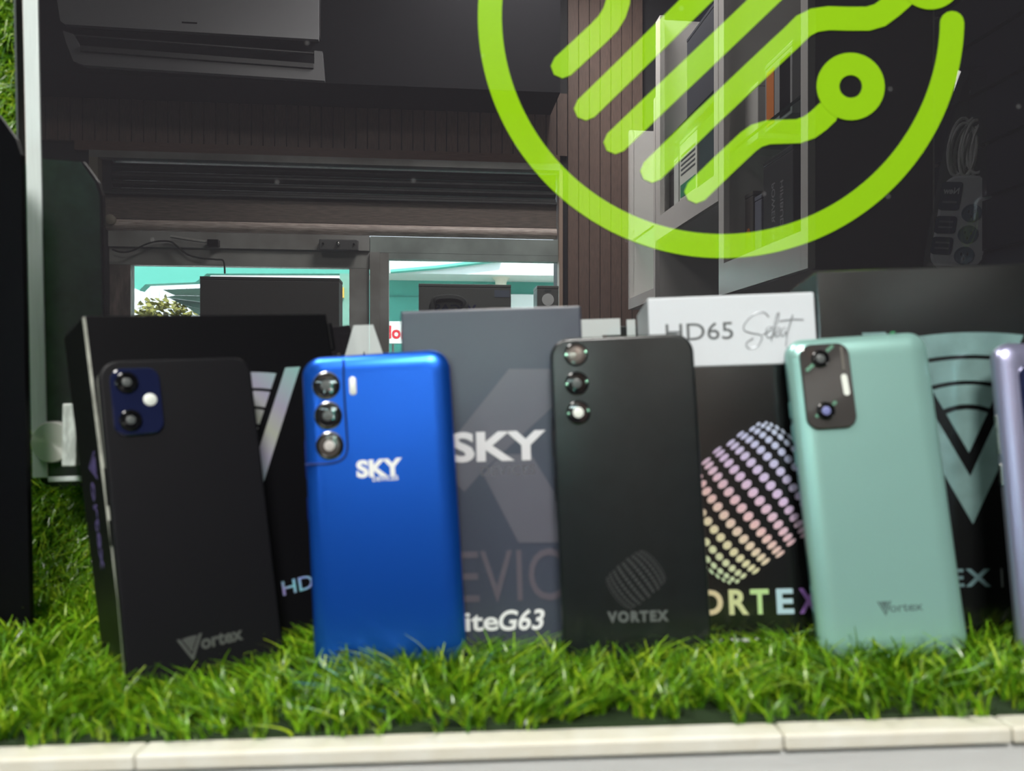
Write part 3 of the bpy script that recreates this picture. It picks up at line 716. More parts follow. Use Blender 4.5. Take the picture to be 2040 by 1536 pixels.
fronts = [foot(M @ Matrix.Translation((0, -0.016, 0)), w, 0.016, .002) for M, w in ((MB, wB), (MK, wK), (MM, wM), (MG, wG), (MV, wV), (M1, .14), (M2, .1), (M3, .095), (M4, .175))]
tuft = rng.uniform((-0.43, 0.327), (0.43, 0.572), (5000, 2))
per = 9
P = np.repeat(tuft, per, 0) + rng.normal(0, 0.0016, (len(tuft) * per, 2))
P = P[(P[:, 1] > 0.3262) & (P[:, 1] < 0.574)]
P = np.column_stack([P, np.full(len(P), ZT + 0.001)])
ok = np.ones(len(P), bool)
for f in feet: ok &= ~f(P)
P = P[ok]; n = len(P)
lean = np.column_stack([rng.normal(0.02, 0.55, n), rng.normal(-0.12, 0.45, n), np.zeros(n)])
flow = 0.35 * np.sin(P[:, 0] * 23 + 1.0) + 0.25 * np.sin(P[:, 0] * 61 + P[:, 1] * 40)
lean[:, 0] += flow
near = np.zeros(n, bool)
for f in fronts: near |= f(P)
lean[near, 1] = -abs(lean[near, 1]) * 0.8 - 0.05
length = rng.uniform(0.010, 0.0205, n) * np.where(rng.random(n) < 0.06, 1.3, 1.0)
edge = P[:, 1] < 0.336
length[edge] *= 0.8
grass('artificial_grass', P, np.tile([0., 0, 1], (n, 1)), lean, length, rng.uniform(0.001, 0.0019, n), 'bright green artificial grass covering the shelf under the phones')
# the turf on the wall behind the panel, seen at its left end
for lo_, hi_, cnt, lb in (((-0.46, -0.005), (-0.20, 0.080), 1900, 'artificial grass lining the wall below the sign panel'), ((-0.46, 0.0805), (-0.352, 0.46), 2300, 'strip of artificial grass on the wall beside the sign panel')):
    tuft = rng.uniform(lo_, hi_, (cnt, 2)); P = np.repeat(tuft, 7, 0) + rng.normal(0, 0.0018, (cnt * 7, 2)); P = np.clip(P, lo_, hi_); n = len(P)
    P = np.column_stack([P[:, 0], np.full(n, 0.5755), P[:, 1]])
    lean = np.column_stack([rng.normal(0, 0.5, n), np.zeros(n), rng.normal(-0.25, 0.5, n)])
    grass('artificial_grass', P, np.tile([0., -1, 0], (n, 1)), lean, rng.uniform(0.008, 0.016, n), rng.uniform(0.0009, 0.0016, n), lb, seg=3)

# ------------------------------------------------------------------ the shop behind the camera (seen in the panel)
def rbx(name, x0, x1, D0, D1, z0, z1, material, parent=None, bev=0.0, loc=None):
    """box in shop coordinates, D = distance from the panel side"""
    if parent is None:
        c = Vector(((x0 + x1) / 2, -(D0 + D1) / 2, z0))
        return bxo(name, x0 - c.x, x1 - c.x, -D1 - c.y, -D0 - c.y, 0, z1 - z0, material, None, ROOM @ Matrix.Translation(c), bev)
    return bxo(name, x0, x1, -D1, -D0, z0, z1, material, parent, None, bev)
def rempty(name): return empty(name, ROOM.copy())
DW = 3.1
def AX(px, D=DW, py=400): return rat(px, py, D).x
def CZ(py, D=DW, px=660): return rat(px, py, D).z
dark_wall = mat('dark_wall', (0.04, 0.04, 0.045), 0.7, var=0.2, vscale=8)
wood = mat('dark_batten', (0.24, 0.155, 0.125), 0.55, col2=(0.15, 0.10, 0.085), vscale=9, stretch=(40, 40, 3), lo=0.3, hi=0.7)
wood2 = mat('brown_trim', (0.22, 0.125, 0.095), 0.5, var=0.2, vscale=8, stretch=(3, 40, 40))
grey_frame = mat('worn_frame', (0.40, 0.40, 0.39), 0.5, col2=(0.26, 0.25, 0.235), vscale=7, bump=0.1)
brown_frame = mat('scuffed_frame', (0.24, 0.19, 0.17), 0.5, col2=(0.12, 0.10, 0.09), vscale=14, stretch=(4, 4, 1))
FLOOR, CEIL = -1.15, 1.75
fl = rbx('floor', -1.75, 1.12, 0.2, DW + 0.1, FLOOR - 0.05, FLOOR, mat('shop_floor', (0.20, 0.19, 0.18), 0.4, var=0.2, vscale=3)); tag(fl, kind='structure')
ce = rbx('ceiling', -1.75, 1.12, 0.2, DW + 0.1, CEIL, CEIL + 0.06, mat('shop_ceiling', (0.35, 0.35, 0.35), 0.8, var=0.05)); tag(ce, kind='structure')
wlft = rbx('wall_left', -1.75, -1.69, 0.2, DW + 0.1, FLOOR, CEIL, mat('wall_left_paint', (0.05, 0.075, 0.07), 0.6, var=0.1)); tag(wlft, kind='structure')
xr = 1.03
wrt = rbx('wall_right', xr, xr + 0.08, 0.2, DW + 0.1, FLOOR, CEIL, mat('navy_wall', (0.018, 0.022, 0.035), 0.45, var=0.1)); tag(wrt, kind='structure')
navy = mat('navy_slat', (0.020, 0.024, 0.040), 0.35)
zz = -0.25
while zz < 1.7:
    rbx('slat', xr - 0.012, xr - 0.0005, 0.62, 1.466, zz, zz + 0.092, navy, None).parent = None
    zz += 0.1
slats = [o for o in COL.objects if o.name.split('.')[0] == 'slat']
wr_inv = wrt.matrix_world.inverted()
for o in slats:
    mw = o.matrix_world.copy(); o.parent = wrt; o.matrix_parent_inverse = wrt.matrix_world.inverted(); o.matrix_world = mw

# wall with the shop front
xl, xj, xm, xq = AX(222), AX(1113), AX(737), AX(757)
z_head = CZ(470); z_sh0 = CZ(330)
wf = rempty('wall_front'); tag(wf, kind='structure')
rbx('upper_wall', -1.75, 1.12, DW, DW + 0.1, z_sh0, CEIL, dark_wall, wf)
rbx('left_pier', -1.75, xl, DW, DW + 0.1, FLOOR, z_sh0, dark_wall, wf)
rbx('right_pier', xj - 0.005, 1.12, DW, DW + 0.1, FLOOR, z_sh0, dark_wall, wf)
# battens over the shutter and beside it
zb0, zb1 = CZ(299), CZ(172)
bw = 0.0445; x = AX(72)
while x < 0.84:
    if x < AX(1113): rbx('batten', x, x + bw - 0.004, DW - 0.02, DW - 0.0005, zb0, zb1 + random.uniform(-0.002, 0.002), wood, wf)
    else: rbx('batten', x, x + bw - 0.003, DW - 0.02, DW - 0.0005, FLOOR, CEIL - 0.001, wood, wf)
    x += bw
x = AX(72)
rbx('soffit_box', AX(72), AX(1095), DW - 0.26, DW - 0.001, rat(660, 166, DW - 0.26).z, CEIL, mat('soffit_black', (0.012, 0.012, 0.014), 0.8, 0, 0.05), wf)
t2 = rbx('trim_2', AX(155), AX(1113), DW - 0.03, DW - 0.0005, CZ(318), CZ(299) - 0.001, wood2); tag(t2, kind='structure')
t3 = rempty('trim_3'); tag(t3, kind='structure')
rbx('lintel', AX(186), AX(1113), DW - 0.04, DW - 0.0005, CZ(332), CZ(318) - 0.001, grey_frame, t3)
rbx('jamb', AX(186), AX(204), DW - 0.04, DW - 0.0005, FLOOR, CZ(332), mat('jamb_tan', (0.32, 0.28, 0.22), 0.5), t3)
rbx('jamb', AX(1110), AX(1117), DW - 0.05, DW - 0.0005, FLOOR, CZ(332), mat('jamb_peach', (0.42, 0.30, 0.24), 0.5), t3)
# roller shutter
sh = rempty('roller_shutter'); tag(sh, 'half-raised brown roller shutter above the shop door', 'shutter')
sh_dark = mat('shutter_dark', (0.085, 0.09, 0.09), 0.45, 0.3, var=0.35, vscale=9, stretch=(2, 20, 20))
sh_lite = mat('shutter_worn_lit', (0.72, 0.62, 0.57), 0.45, 0.0, col2=(0.42, 0.34, 0.31), vscale=10, stretch=(2, 25, 25))  # daylight from below is put into the pale colour of the bottom bar
sh_mid = mat('shutter_brown', (0.24, 0.19, 0.165), 0.45, 0.1, col2=(0.15, 0.125, 0.11), vscale=10, stretch=(2, 25, 25))
ys = [333, 350, 367, 382, 396]
for a, b in zip(ys[:-1], ys[1:]):
    bm = bmesh.new(); n = 5
    z1, z0 = CZ(a) - 0.001, CZ(b) + 0.001
    prof = [(-DW - 0.02 + 0.016 * math.sin(PI * i / n), z0 + (z1 - z0) * i / n) for i in range(n + 1)]
    L0 = [bm.verts.new((AX(207), y, z)) for y, z in prof] + [bm.verts.new((AX(207), -DW - 0.03, z1)), bm.verts.new((AX(207), -DW - 0.03, z0))]
    L1 = [bm.verts.new((AX(1108), v.co.y, v.co.z)) for v in L0]
    k = len(L0)
    for i in range(k): bm.faces.new((L0[i], L0[(i + 1) % k], L1[(i + 1) % k], L1[i]))
    bm.faces.new(L0); bm.faces.new(L1[::-1]); from_bm('slat', bm, sh_dark, sh, smooth=True)
rbx('cover_strip', AX(207), AX(1108), DW - 0.03, DW + 0.02, CZ(396.5) - 0.006, CZ(396.5) + 0.002, sh_dark, sh)
rbx('curtain', AX(212), AX(1108), DW - 0.012, DW + 0.02, CZ(446), CZ(398), sh_mid, sh)
bm = bmesh.new(); zc, rr = CZ(457), (CZ(446) - CZ(469)) / 2
add_tube(bm, [(AX(214), -DW + 0.0, zc), (AX(600), -DW, zc), (AX(1108), -DW, zc)], rr, 20); from_bm('bottom_bar', bm, sh_lite, sh, smooth=True)
bm = bmesh.new(); add_lathe(bm, [(0.02, -DW + 0.02), (0.02, -DW + 0.034), (0.012, -DW + 0.038)], AX(226), CZ(450), 12); from_bm('end_stop', bm, mat('jamb_tan', (0, 0, 0)), sh, smooth=True)

# glazed door and side light
d1 = rempty('door_1'); tag(d1, kind='structure')
rbx('head_bar', AX(222), AX(737), DW - 0.03, DW + 0.03, CZ(501), CZ(471), grey_frame, d1)
rbx('top_rail', AX(222), AX(737), DW - 0.02, DW + 0.02, CZ(535), CZ(502), mat('rail_grey', (0.42, 0.42, 0.40), 0.5, var=0.3, vscale=6), d1)
rbx('stile', AX(223), AX(264), DW - 0.02, DW + 0.02, FLOOR, CZ(535.5), brown_frame, d1)
rbx('stile', AX(697), AX(735), DW - 0.02, DW + 0.02, FLOOR, CZ(535.5), grey_frame, d1)
rbx('bottom_rail', AX(264), AX(697), DW - 0.02, DW + 0.02, FLOOR, FLOOR + 0.12, grey_frame, d1)
pane_m = glass_mat('door_glass', (0.93, 0.99, 0.98), 0.05)
rbx('pane', AX(264), AX(697), DW - 0.003, DW + 0.003, FLOOR + 0.12, CZ(535.5), pane_m, d1)
w1 = rempty('window_1'); tag(w1, kind='structure')
rbx('head_bar', AX(738), AX(1113), DW - 0.02, DW + 0.03, CZ(503), CZ(471), mat('frame_green_grey', (0.40, 0.46, 0.44), 0.5, var=0.35, vscale=8), w1)
rbx('mullion', AX(738), AX(757), DW - 0.035, DW + 0.03, FLOOR, CZ(503.5), grey_frame, w1)
rbx('frame_post', AX(757), AX(775), DW - 0.02, DW + 0.02, FLOOR, CZ(503.5), grey_frame, w1)
rbx('frame_top', AX(775), AX(1113), DW - 0.02, DW + 0.02, CZ(516), CZ(503.5), MATS['frame_green_grey'], w1)
rbx('sill', AX(775), AX(1113), DW - 0.02, DW + 0.02, FLOOR, FLOOR + 0.1, grey_frame, w1)
rbx('pane', AX(775), AX(1113), DW - 0.003, DW + 0.003, FLOOR + 0.1, CZ(516), pane_m, w1)
ml = rempty('magnetic_lock'); tag(ml, 'grey metal door lock plate on the bar above the glass door', 'door lock')
rbx('lock_plate', AX(640), AX(716), DW - 0.06, DW - 0.0305, CZ(503), CZ(482), mat('lock_steel', (0.20, 0.20, 0.205), 0.35, 0.7), ml, bev=0.003)
bm = bmesh.new(); add_lathe(bm, [(0.007, 0), (0.007, 0.012), (0.003, 0.015)], 0, 0, 12); o = from_bm('screw', bm, chrome, ml, smooth=True); o.matrix_local = Matrix.Translation((AX(677), -DW + 0.06, CZ(491)))
for px in (648, 708):
    bm = bmesh.new(); add_lathe(bm, [(0.004, 0), (0.004, 0.006), (0.002, 0.007)], 0, 0, 10); o = from_bm('screw', bm, lens_black, ml, smooth=True); o.matrix_local = Matrix.Translation((AX(px), -DW + 0.06, CZ(491)))
cable_m = mat('black_cable', (0.012, 0.012, 0.012), 0.5)
def cable(pts, r, label):
    q = smooth_line([tuple(rat(px, py, DW - 0.045)) for px, py in pts], 6)
    c = q[0].copy(); bm = bmesh.new(); add_tube(bm, [v - c for v in q], r, 6)
    o = from_bm('door_cable', bm, cable_m, None, ROOM @ Matrix.Translation(c), smooth=True); tag(o, label, 'cable')
cable([(224, 497), (240, 502), (262, 500), (290, 487), (312, 481), (338, 481), (352, 490), (372, 506), (398, 514), (430, 517), (445, 520), (448, 545)], 0.0035, 'thin black cable sagging across the bar above the glass door')
dc = rempty('door_closer_arm'); tag(dc, 'pale metal closer arm on the bar above the glass door', 'door closer')
bm = bmesh.new(); add_tube(bm, [tuple(rat(340, 471, DW - 0.05)), tuple(rat(375, 477, DW - 0.05)), tuple(rat(425, 484, DW - 0.05))], 0.006, 6); from_bm('arm', bm, grey_frame, dc, smooth=True)
p_ = rat(425, 484, DW - 0.05); rbx('bracket', p_.x - 0.02, p_.x + 0.02, DW - 0.06, DW - 0.031, p_.z - 0.012, p_.z + 0.012, lens_black, dc)

# wall air conditioner
Dn = 2.8
ac = rempty('air_conditioner'); tag(ac, 'white split air conditioner on the dark wall above the shop door', 'air conditioner')
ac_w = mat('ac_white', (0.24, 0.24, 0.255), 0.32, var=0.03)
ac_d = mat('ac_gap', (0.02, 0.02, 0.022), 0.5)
def profile_x(name, x0, x1, prof, material, parent, inset0=0.0):
    """solid with a y, z outline running along x"""
    bm = bmesh.new(); A = [bm.verts.new((x0 + (inset0 if i < 0 else 0), y, z)) for i, (y, z) in enumerate(prof)]; B = [bm.verts.new((x1, y, z)) for y, z in prof]
    k = len(prof); bm.faces.new(A); bm.faces.new(B[::-1])
    for i in range(k): bm.faces.new((A[i], A[(i + 1) % k], B[(i + 1) % k], B[i]))
    return from_bm(name, bm, material, parent, smooth=True)
def cz2(py, px=400): return rat(px, py, Dn).z
x0, x1 = AX(118, Dn), AX(636, Dn)
zt_ = cz2(-120)
zp = cz2(66)
# rounded front panel outline (x, z), bottom left corner rounded
pnl = [(x0 - 0.01, zt_), (x0 + 0.002, cz2(20)), (x0 + 0.012, zp + 0.012), (x0 + 0.028, zp), (x1, zp - 0.012), (x1, zt_)]
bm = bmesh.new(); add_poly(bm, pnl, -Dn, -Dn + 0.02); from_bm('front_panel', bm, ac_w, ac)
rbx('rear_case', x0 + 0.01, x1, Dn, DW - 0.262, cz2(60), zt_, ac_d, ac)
xa, xb = AX(128, Dn), AX(643, Dn)
zq0, zq1, zq2 = cz2(82), cz2(118), cz2(142)
low = [(xa, zq0 + 0.01), (xa + 0.035, zq0), (xa + 0.055, zq1 + 0.02), (xa + 0.07, zq1 + 0.012), (xb - 0.028, zq1 - 0.004), (xb - 0.028, zq0 - 0.02), (xb, zq0 - 0.022), (xb + 0.008, zq2 - 0.02), (xa + 0.07, zq2), (xa + 0.035, zq2 + 0.012), (xa + 0.012, zq1 + 0.03)]
bm = bmesh.new(); add_poly(bm, low, -Dn - 0.01, -Dn + 0.012); from_bm('lower_body', bm, mat('ac_grey', (0.15, 0.15, 0.16), 0.35), ac)
bm = bmesh.new(); add_poly(bm, [(xa + 0.06, zq1 + 0.004), (xb - 0.03, zq1 - 0.022), (xb - 0.03, zq1 - 0.006), (xa + 0.06, zq1 + 0.022)], -Dn - 0.005, -Dn + 0.02); from_bm('louver', bm, mat('ac_louver', (0.06, 0.06, 0.063), 0.4), ac)
bm = bmesh.new(); add_poly(bm, [(xa + 0.04, zq0 - 0.005), (xb - 0.03, zq0 - 0.03), (xb - 0.03, zq0 - 0.026), (xa + 0.04, zq0 - 0.001)], -Dn - 0.005, -Dn + 0.01); from_bm('vane', bm, MATS['ac_louver'], ac)
text('panel_lettering', 'SG', AX(185, Dn), cz2(-4), 0.05, 0.03, mat('ac_print', (0.55, 0.55, 0.6), 0.4), ac, y=-Dn + 0.0202, face=PI, bold=0.02)
bxo('print_line', AX(366, Dn), AX(396, Dn), -Dn + 0.0201, -Dn + 0.0206, cz2(53), cz2(50), lens_black, ac)

# shelf units along the right wall, open to the room
unit_w = mat('unit_white', (0.72, 0.69, 0.68), 0.22, var=0.06, vscale=6)
unit_in = mat('unit_inside', (0.74, 0.72, 0.71), 0.5, var=0.06, vscale=4)
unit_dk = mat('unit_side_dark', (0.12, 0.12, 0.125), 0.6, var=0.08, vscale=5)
glass_sh = glass_mat('shelf_glass', (0.9, 1.0, 0.96), 0.10)
glass_ed = mat('shelf_glass_edge', (0.01, 0.02, 0.018), 0.2)
def unit(Da, Db, z0, z1, label, shelves, stile0=0.03, stile1=0.03, fascia=0.085):
    """open cell: front at x = 0.75, between distances Da (near) and Db"""
    u = rempty('shelf_unit'); tag(u, label, 'shelf', 'open shelf units along the side wall')
    xf, xbk = 0.75, xr - 0.001
    rbx('back_board', xbk - 0.012, xbk, Da, Db, z0, z1, unit_in, u)
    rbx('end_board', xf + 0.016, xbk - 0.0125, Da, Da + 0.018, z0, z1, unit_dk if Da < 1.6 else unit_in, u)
    rbx('end_board', xf + 0.016, xbk - 0.0125, Db - 0.018, Db, z0, z1, unit_in, u)
    rbx('bottom_board', xf + 0.016, xbk - 0.0125, Da + 0.0185, Db - 0.0185, z0, z0 + 0.02, unit_in, u)
    rbx('stile', xf, xf + 0.0155, Da, Da + stile0, z0, z1, unit_w, u)
    rbx('stile', xf, xf + 0.0155, Db - stile1, Db, z0, z1, unit_w, u)
    rbx('fascia', xf, xf + 0.0155, Da + stile0 + 0.0003, Db - stile1 - 0.0003, z0, z0 + fascia, unit_w, u)
    for zs in shelves:
        rbx('glass_shelf', xf + 0.02, xbk - 0.014, Da + 0.02, Db - 0.02, zs, zs + 0.006, glass_sh, u)
        rbx('glass_edge', xf + 0.0165, xf + 0.0195, Da + 0.02, Db - 0.02, zs, zs + 0.006, glass_ed, u)
    return u
unit(1.47, 1.95, 0.235, 1.3, 'nearest white shelf unit holding the power bank carton, with a thick bottom board', (0.60,), 0.03, 0.035, 0.08)
unit(1.955, 2.52, 0.485, 1.22, 'middle white shelf unit hung higher than its neighbours', (0.80,), 0.03, 0.05, 0.075)
unit(2.525, 2.88, 0.29, 0.97, 'farthest white shelf unit next to the brown battens', (0.55,), 0.02, 0.02, 0.04)
def shop_carton(x0, x1, D0, D1, z0, z1, col, label, name='accessory_carton', rough=0.4, group='cartons on the shelf units', extra=None):
    e = empty(name, ROOM @ Matrix.Translation(((x0 + x1) / 2, -(D0 + D1) / 2, z0))); tag(e, label, 'box', group)
    w, d = x1 - x0, D1 - D0
    bxo('carton_body', -w / 2, w / 2, -d / 2, d / 2, 0, z1 - z0, mat(name + '_%0.3f_%0.3f_%0.3f' % col, col, rough), e, bev=0.002)
    bxo('lid', -w / 2 - 0.0006, w / 2 + 0.0006, -d / 2 - 0.0006, d / 2 + 0.0006, z1 - z0 + 0.0005, z1 - z0 + 0.012, mat(name + '_%0.3f_%0.3f_%0.3f' % col, col, rough), e, bev=0.002)
    return e, w, d
zf = 0.2555
e, w, d = shop_carton(0.80, 0.87, 1.635, 1.79, zf, zf + 0.27, (0.02, 0.02, 0.022), 'black power bank carton standing in the nearest shelf unit')
me = text_mesh('POWER BANK+', 0.19, 0.018, bold=0.01); me.materials.append(mat('print_silver', (0.20, 0.20, 0.21), 0.4)); o = bpy.data.objects.new('lettering', me); link(o, e)
o.matrix_local = Matrix.Translation((-w / 2 - 0.0003, -0.022, 0.125)) @ Matrix.Rotation(-PI / 2, 4, 'Z') @ Matrix.Rotation(PI / 2, 4, 'Y')
me = text_mesh('HIFIBUDS', 0.12, 0.016, bold=0.01); me.materials.append(MATS['print_silver']); o = bpy.data.objects.new('lettering', me); link(o, e)
o.matrix_local = Matrix.Translation((-w / 2 - 0.0003, 0.022, 0.155)) @ Matrix.Rotation(-PI / 2, 4, 'Z') @ Matrix.Rotation(PI / 2, 4, 'Y')
e, w, d = shop_carton(0.80, 0.87, 1.80, 1.84, zf, zf + 0.2, (0.14, 0.15, 0.20), 'slim grey carton beside the power bank carton')
e, w, d = shop_carton(0.80, 0.87, 1.85, 1.90, zf, zf + 0.22, (0.10, 0.09, 0.08), 'dark carton with an orange mark beside the slim grey carton')
bm = bmesh.new(); add_lathe(bm, [(0.012, 0.0), (0.012, 0.001)], 0, 0, 14); o = from_bm('orange_mark', bm, mat('orange_print', (0.7, 0.2, 0.03), 0.4), e); o.matrix_local = Matrix.Translation((-w / 2 - 0.001, 0, 0.13)) @ Matrix.Rotation(PI / 2, 4, 'Z')
e, w, d = shop_carton(0.80, 0.93, 1.64, 1.78, 0.607, 0.607 + 0.15, (0.32, 0.32, 0.33), 'grey and orange carton on the glass shelf of the nearest unit')
bxo('orange_panel', -w / 2 - 0.001, -w / 2, -d / 2 + 0.01, -d / 2 + 0.05, 0.01, 0.14, MATS['orange_print'], e)
bxo('black_panel', -w / 2 - 0.001, -w / 2, d / 2 - 0.06, d / 2 - 0.01, 0.01, 0.14, lens_black, e)
e, w, d = shop_carton(0.80, 0.90, 1.82, 1.90, 0.607, 0.607 + 0.13, (0.62, 0.60, 0.58), 'pale carton on the glass shelf of the nearest unit')
zf = 0.5055
e, w, d = shop_carton(0.79, 0.86, 2.23, 2.39, zf, zf + 0.26, (0.66, 0.68, 0.62), 'white carton with green print in the middle shelf unit')
bxo('green_print', -w / 2 - 0.001, -w / 2, -d / 2 + 0.01, d / 2 - 0.01, 0.09, 0.13, mat('shop_green', (0.03, 0.22, 0.12), 0.4), e)
for k in range(5): bxo('text_line', -w / 2 - 0.001, -w / 2, -d / 2 + 0.015, d / 2 - 0.015, 0.16 + 0.015 * k, 0.165 + 0.015 * k, ink_grey, e)
e, w, d = shop_carton(0.79, 0.86, 2.04, 2.21, zf, zf + 0.25, (0.03, 0.06, 0.065), 'dark teal carton beside the white carton in the middle shelf unit')
e, w, d = shop_carton(0.79, 0.86, 2.405, 2.45, zf, zf + 0.22, (0.60, 0.62, 0.60), 'narrow pale carton beside the white carton in the middle shelf unit')
e, w, d = shop_carton(0.79, 0.86, 2.455, 2.498, zf, zf + 0.19, (0.06, 0.055, 0.055), 'dark brown carton at the end of the middle shelf unit')
e, w, d = shop_carton(0.80, 0.92, 2.05, 2.35, 0.807, 0.807 + 0.27, (0.055, 0.06, 0.075), 'wide navy carton on the glass shelf of the middle unit')
e, w, d = shop_carton(0.80, 0.92, 1.99, 2.04, 0.807, 0.807 + 0.34, (0.14, 0.03, 0.015), 'tall dark red carton on the glass shelf of the middle unit')

# power strip in a clear bag, hanging on the slats
pk = rat(1905, 430, 1.38)
Mp = ROOM @ Matrix.Translation((pk.x, pk.y, rat(1905, 540, 1.38).z)) @ Matrix.Rotation(math.radians(-140), 4, 'Z') @ Matrix.Rotation(math.radians(-9), 4, 'Y') @ Matrix.Scale(0.88, 4)
ps = empty('packed_power_strip', Mp); tag(ps, 'white power strip with coiled cable in a clear bag hung on the navy slats', 'power strip')
# local: x along the wall, -y out into the room, z up
strip_w = mat('strip_white', (0.78, 0.8, 0.86), 0.4)
bm = bmesh.new(); add_slab(bm, 0.105, 0.20, 0.03, [(0.004, -0.002), (0.0, -0.008), (0.0, -0.026), (0.006, -0.032)], seg=6); o = from_bm('strip_body', bm, strip_w, ps, smooth=True)
for z in (0.03, 0.075, 0.12):
    bm = bmesh.new(); add_lathe(bm, [(0.019, -0.032), (0.019, -0.0335), (0.0165, -0.0335), (0.0165, -0.0325)], -0.012, z, 20); s = from_bm('socket_ring', bm, mat('socket_ring', (0.16, 0.25, 0.34), 0.4), ps, smooth=True)
    for dx, dz in ((-0.006, 0.003), (0.006, 0.003), (0, -0.007)): bxo('socket_slot', -0.012 + dx - 0.0012, -0.012 + dx + 0.0012, -0.0331, -0.032, z + dz - 0.003, z + dz + 0.003, lens_black, s)
navy_tag = mat('navy_label', (0.03, 0.04, 0.12), 0.4)
for z0, z1 in ((0.125, 0.185), (0.075, 0.112), (0.03, 0.067)):
    bm = bmesh.new(); add_slab(bm, 0.040, z1 - z0, 0.006, [(0, -0.0322), (0, -0.0334)], cx=0.033, cz=(z0 + z1) / 2, seg=3); l = from_bm('paper_label', bm, navy_tag, ps)
text('lettering', 'New', 0.033, 0.166, 0.030, 0.014, strip_w, ps, y=-0.0336, bold=0.03)
for z in (0.142, 0.100, 0.088, 0.055, 0.043): bxo('print_line', 0.019, 0.046, -0.0336, -0.0333, z - 0.002, z + 0.002, mat('faint_print', (0.30, 0.31, 0.38), 0.4), ps)
cab = mat('cable_white', (0.85, 0.85, 0.85), 0.4)
for k in range(8):
    pts = []; ox, oz = (k - 3.5) * 0.0062, 0.006 * math.sin(k * 2.1); rx, rz = 0.020 + 0.003 * math.sin(k * 1.3), 0.058 + 0.006 * math.cos(k * 1.7)
    for i in range(21):
        a = 2 * PI * i / 20; c_, s_ = math.cos(a), math.sin(a)
        pts.append((0.012 + ox + rx * c_, -0.016 - 0.008 * math.cos(k * 1.9 + a), 0.258 + oz + rz * s_ + 0.3 * rx * c_))
    bm = bmesh.new(); add_tube(bm, pts, 0.0034, 6); from_bm('cable_loop', bm, cab, ps, smooth=True)
bxo('header_card', -0.045, 0.052, -0.004, -0.002, 0.365, 0.415, mat('card_navy_dark', (0.02, 0.022, 0.03), 0.3), ps)
for z in (0.398, 0.384): bxo('print_line', -0.025, 0.035, -0.0044, -0.0041, z - 0.003, z + 0.003, MATS['faint_print'], ps)
bagm = glass_mat('clear_bag', (0.92, 0.92, 0.95), 0.16)
bm = bmesh.new(); add_slab(bm, 0.125, 0.43, 0.008, [(0.003, -0.0015), (0.0, -0.010), (0.0, -0.036), (0.012, -0.042)], cz=0.212, seg=3); from_bm('clear_bag', bm, bagm, ps, smooth=True)

# cartons standing in the shop window
ctr = rempty('window_counter'); tag(ctr, 'low dark counter under the shop window', 'counter')
zc0 = CZ(735, 2.75)
rbx('counter_front', AX(305, 2.75), AX(1115, 2.75), 2.66, 2.68, FLOOR, zc0 - 0.0305, dark_wall, ctr)
rbx('counter_top', AX(300, 2.75), AX(1120, 2.75), 2.62, 2.98, zc0 - 0.03, zc0 - 0.001, dark_wall, ctr)
for px in (310, 700, 1105): rbx('counter_leg', AX(px, 2.75) - 0.02, AX(px, 2.75) + 0.02, 2.9, 2.94, FLOOR, zc0 - 0.0305, dark_wall, ctr)
def win_carton(p0, p1, py, col, label, D=2.75):
    x0, x1 = AX(p0, D), AX(p1, D)
    return shop_carton(x0, x1, D, D + 0.1, zc0, CZ(py, D, (p0 + p1) / 2) - 0.012, col, label, 'window_carton', group='cartons in the shop window')
e, w, d = win_carton(398, 676, 552, (0.085, 0.085, 0.08), 'big scratched black carton standing in the shop window')
e, w, d = win_carton(834, 1018, 566, (0.155, 0.165, 0.16), 'grey goggles carton standing in the shop window')
zt_ = CZ(566, 2.75, 925) - zc0
text('lettering', 'VEGAS', -0.035, zt_ - 0.088, 0.15, 0.03, navy_tag, e, y=d / 2 + 0.0003, face=PI, bold=0.03)
gp = smooth_line([(x, d / 2 + 0.002, z) for x, z in ((-0.052, zt_ - 0.10), (-0.055, zt_ - 0.07), (-0.03, zt_ - 0.052), (0.02, zt_ - 0.05), (0.055, zt_ - 0.06), (0.062, zt_ - 0.10))], 4)
gp = [Vector((-v.x - 0.055 + 0.0, v.y, v.z)) for v in gp]
bm = bmesh.new(); add_tube(bm, gp, 0.012, 6); from_bm('goggles_print', bm, mat('goggle_print', (0.05, 0.055, 0.055), 0.4), e, smooth=True)
bm = bmesh.new(); add_poly(bm, [(-0.165, zt_ - 0.045), (-0.11, zt_ - 0.045), (-0.11, zt_ - 0.02), (-0.165, zt_ - 0.02)], d / 2, d / 2 + 0.0004); o = from_bm('blue_mark', bm, mat('blue_print', (0.16, 0.19, 0.26), 0.5), e); o.scale = (-1, 1, 1); o.matrix_local = Matrix.Translation((0.27, 0.0003, 0))
e, w, d = win_carton(1070, 1113, 569, (0.17, 0.175, 0.17), 'small grey earphone carton by the peach window jamb')
bm = bmesh.new(); add_lathe(bm, [(0.022, 0), (0.022, 0.001)], 0, 0, 20); o = from_bm('round_print', bm, ink_white, e); o.matrix_local = Matrix.Translation((0, d / 2 + 0.0002, CZ(597, 2.75, 1090) - zc0))
zz = CZ(579, 2.75, 1090) - zc0; bxo('print_line', -0.012, 0.012, d / 2 + 0.0001, d / 2 + 0.0005, zz - 0.004, zz + 0.004, ink_grey, e)

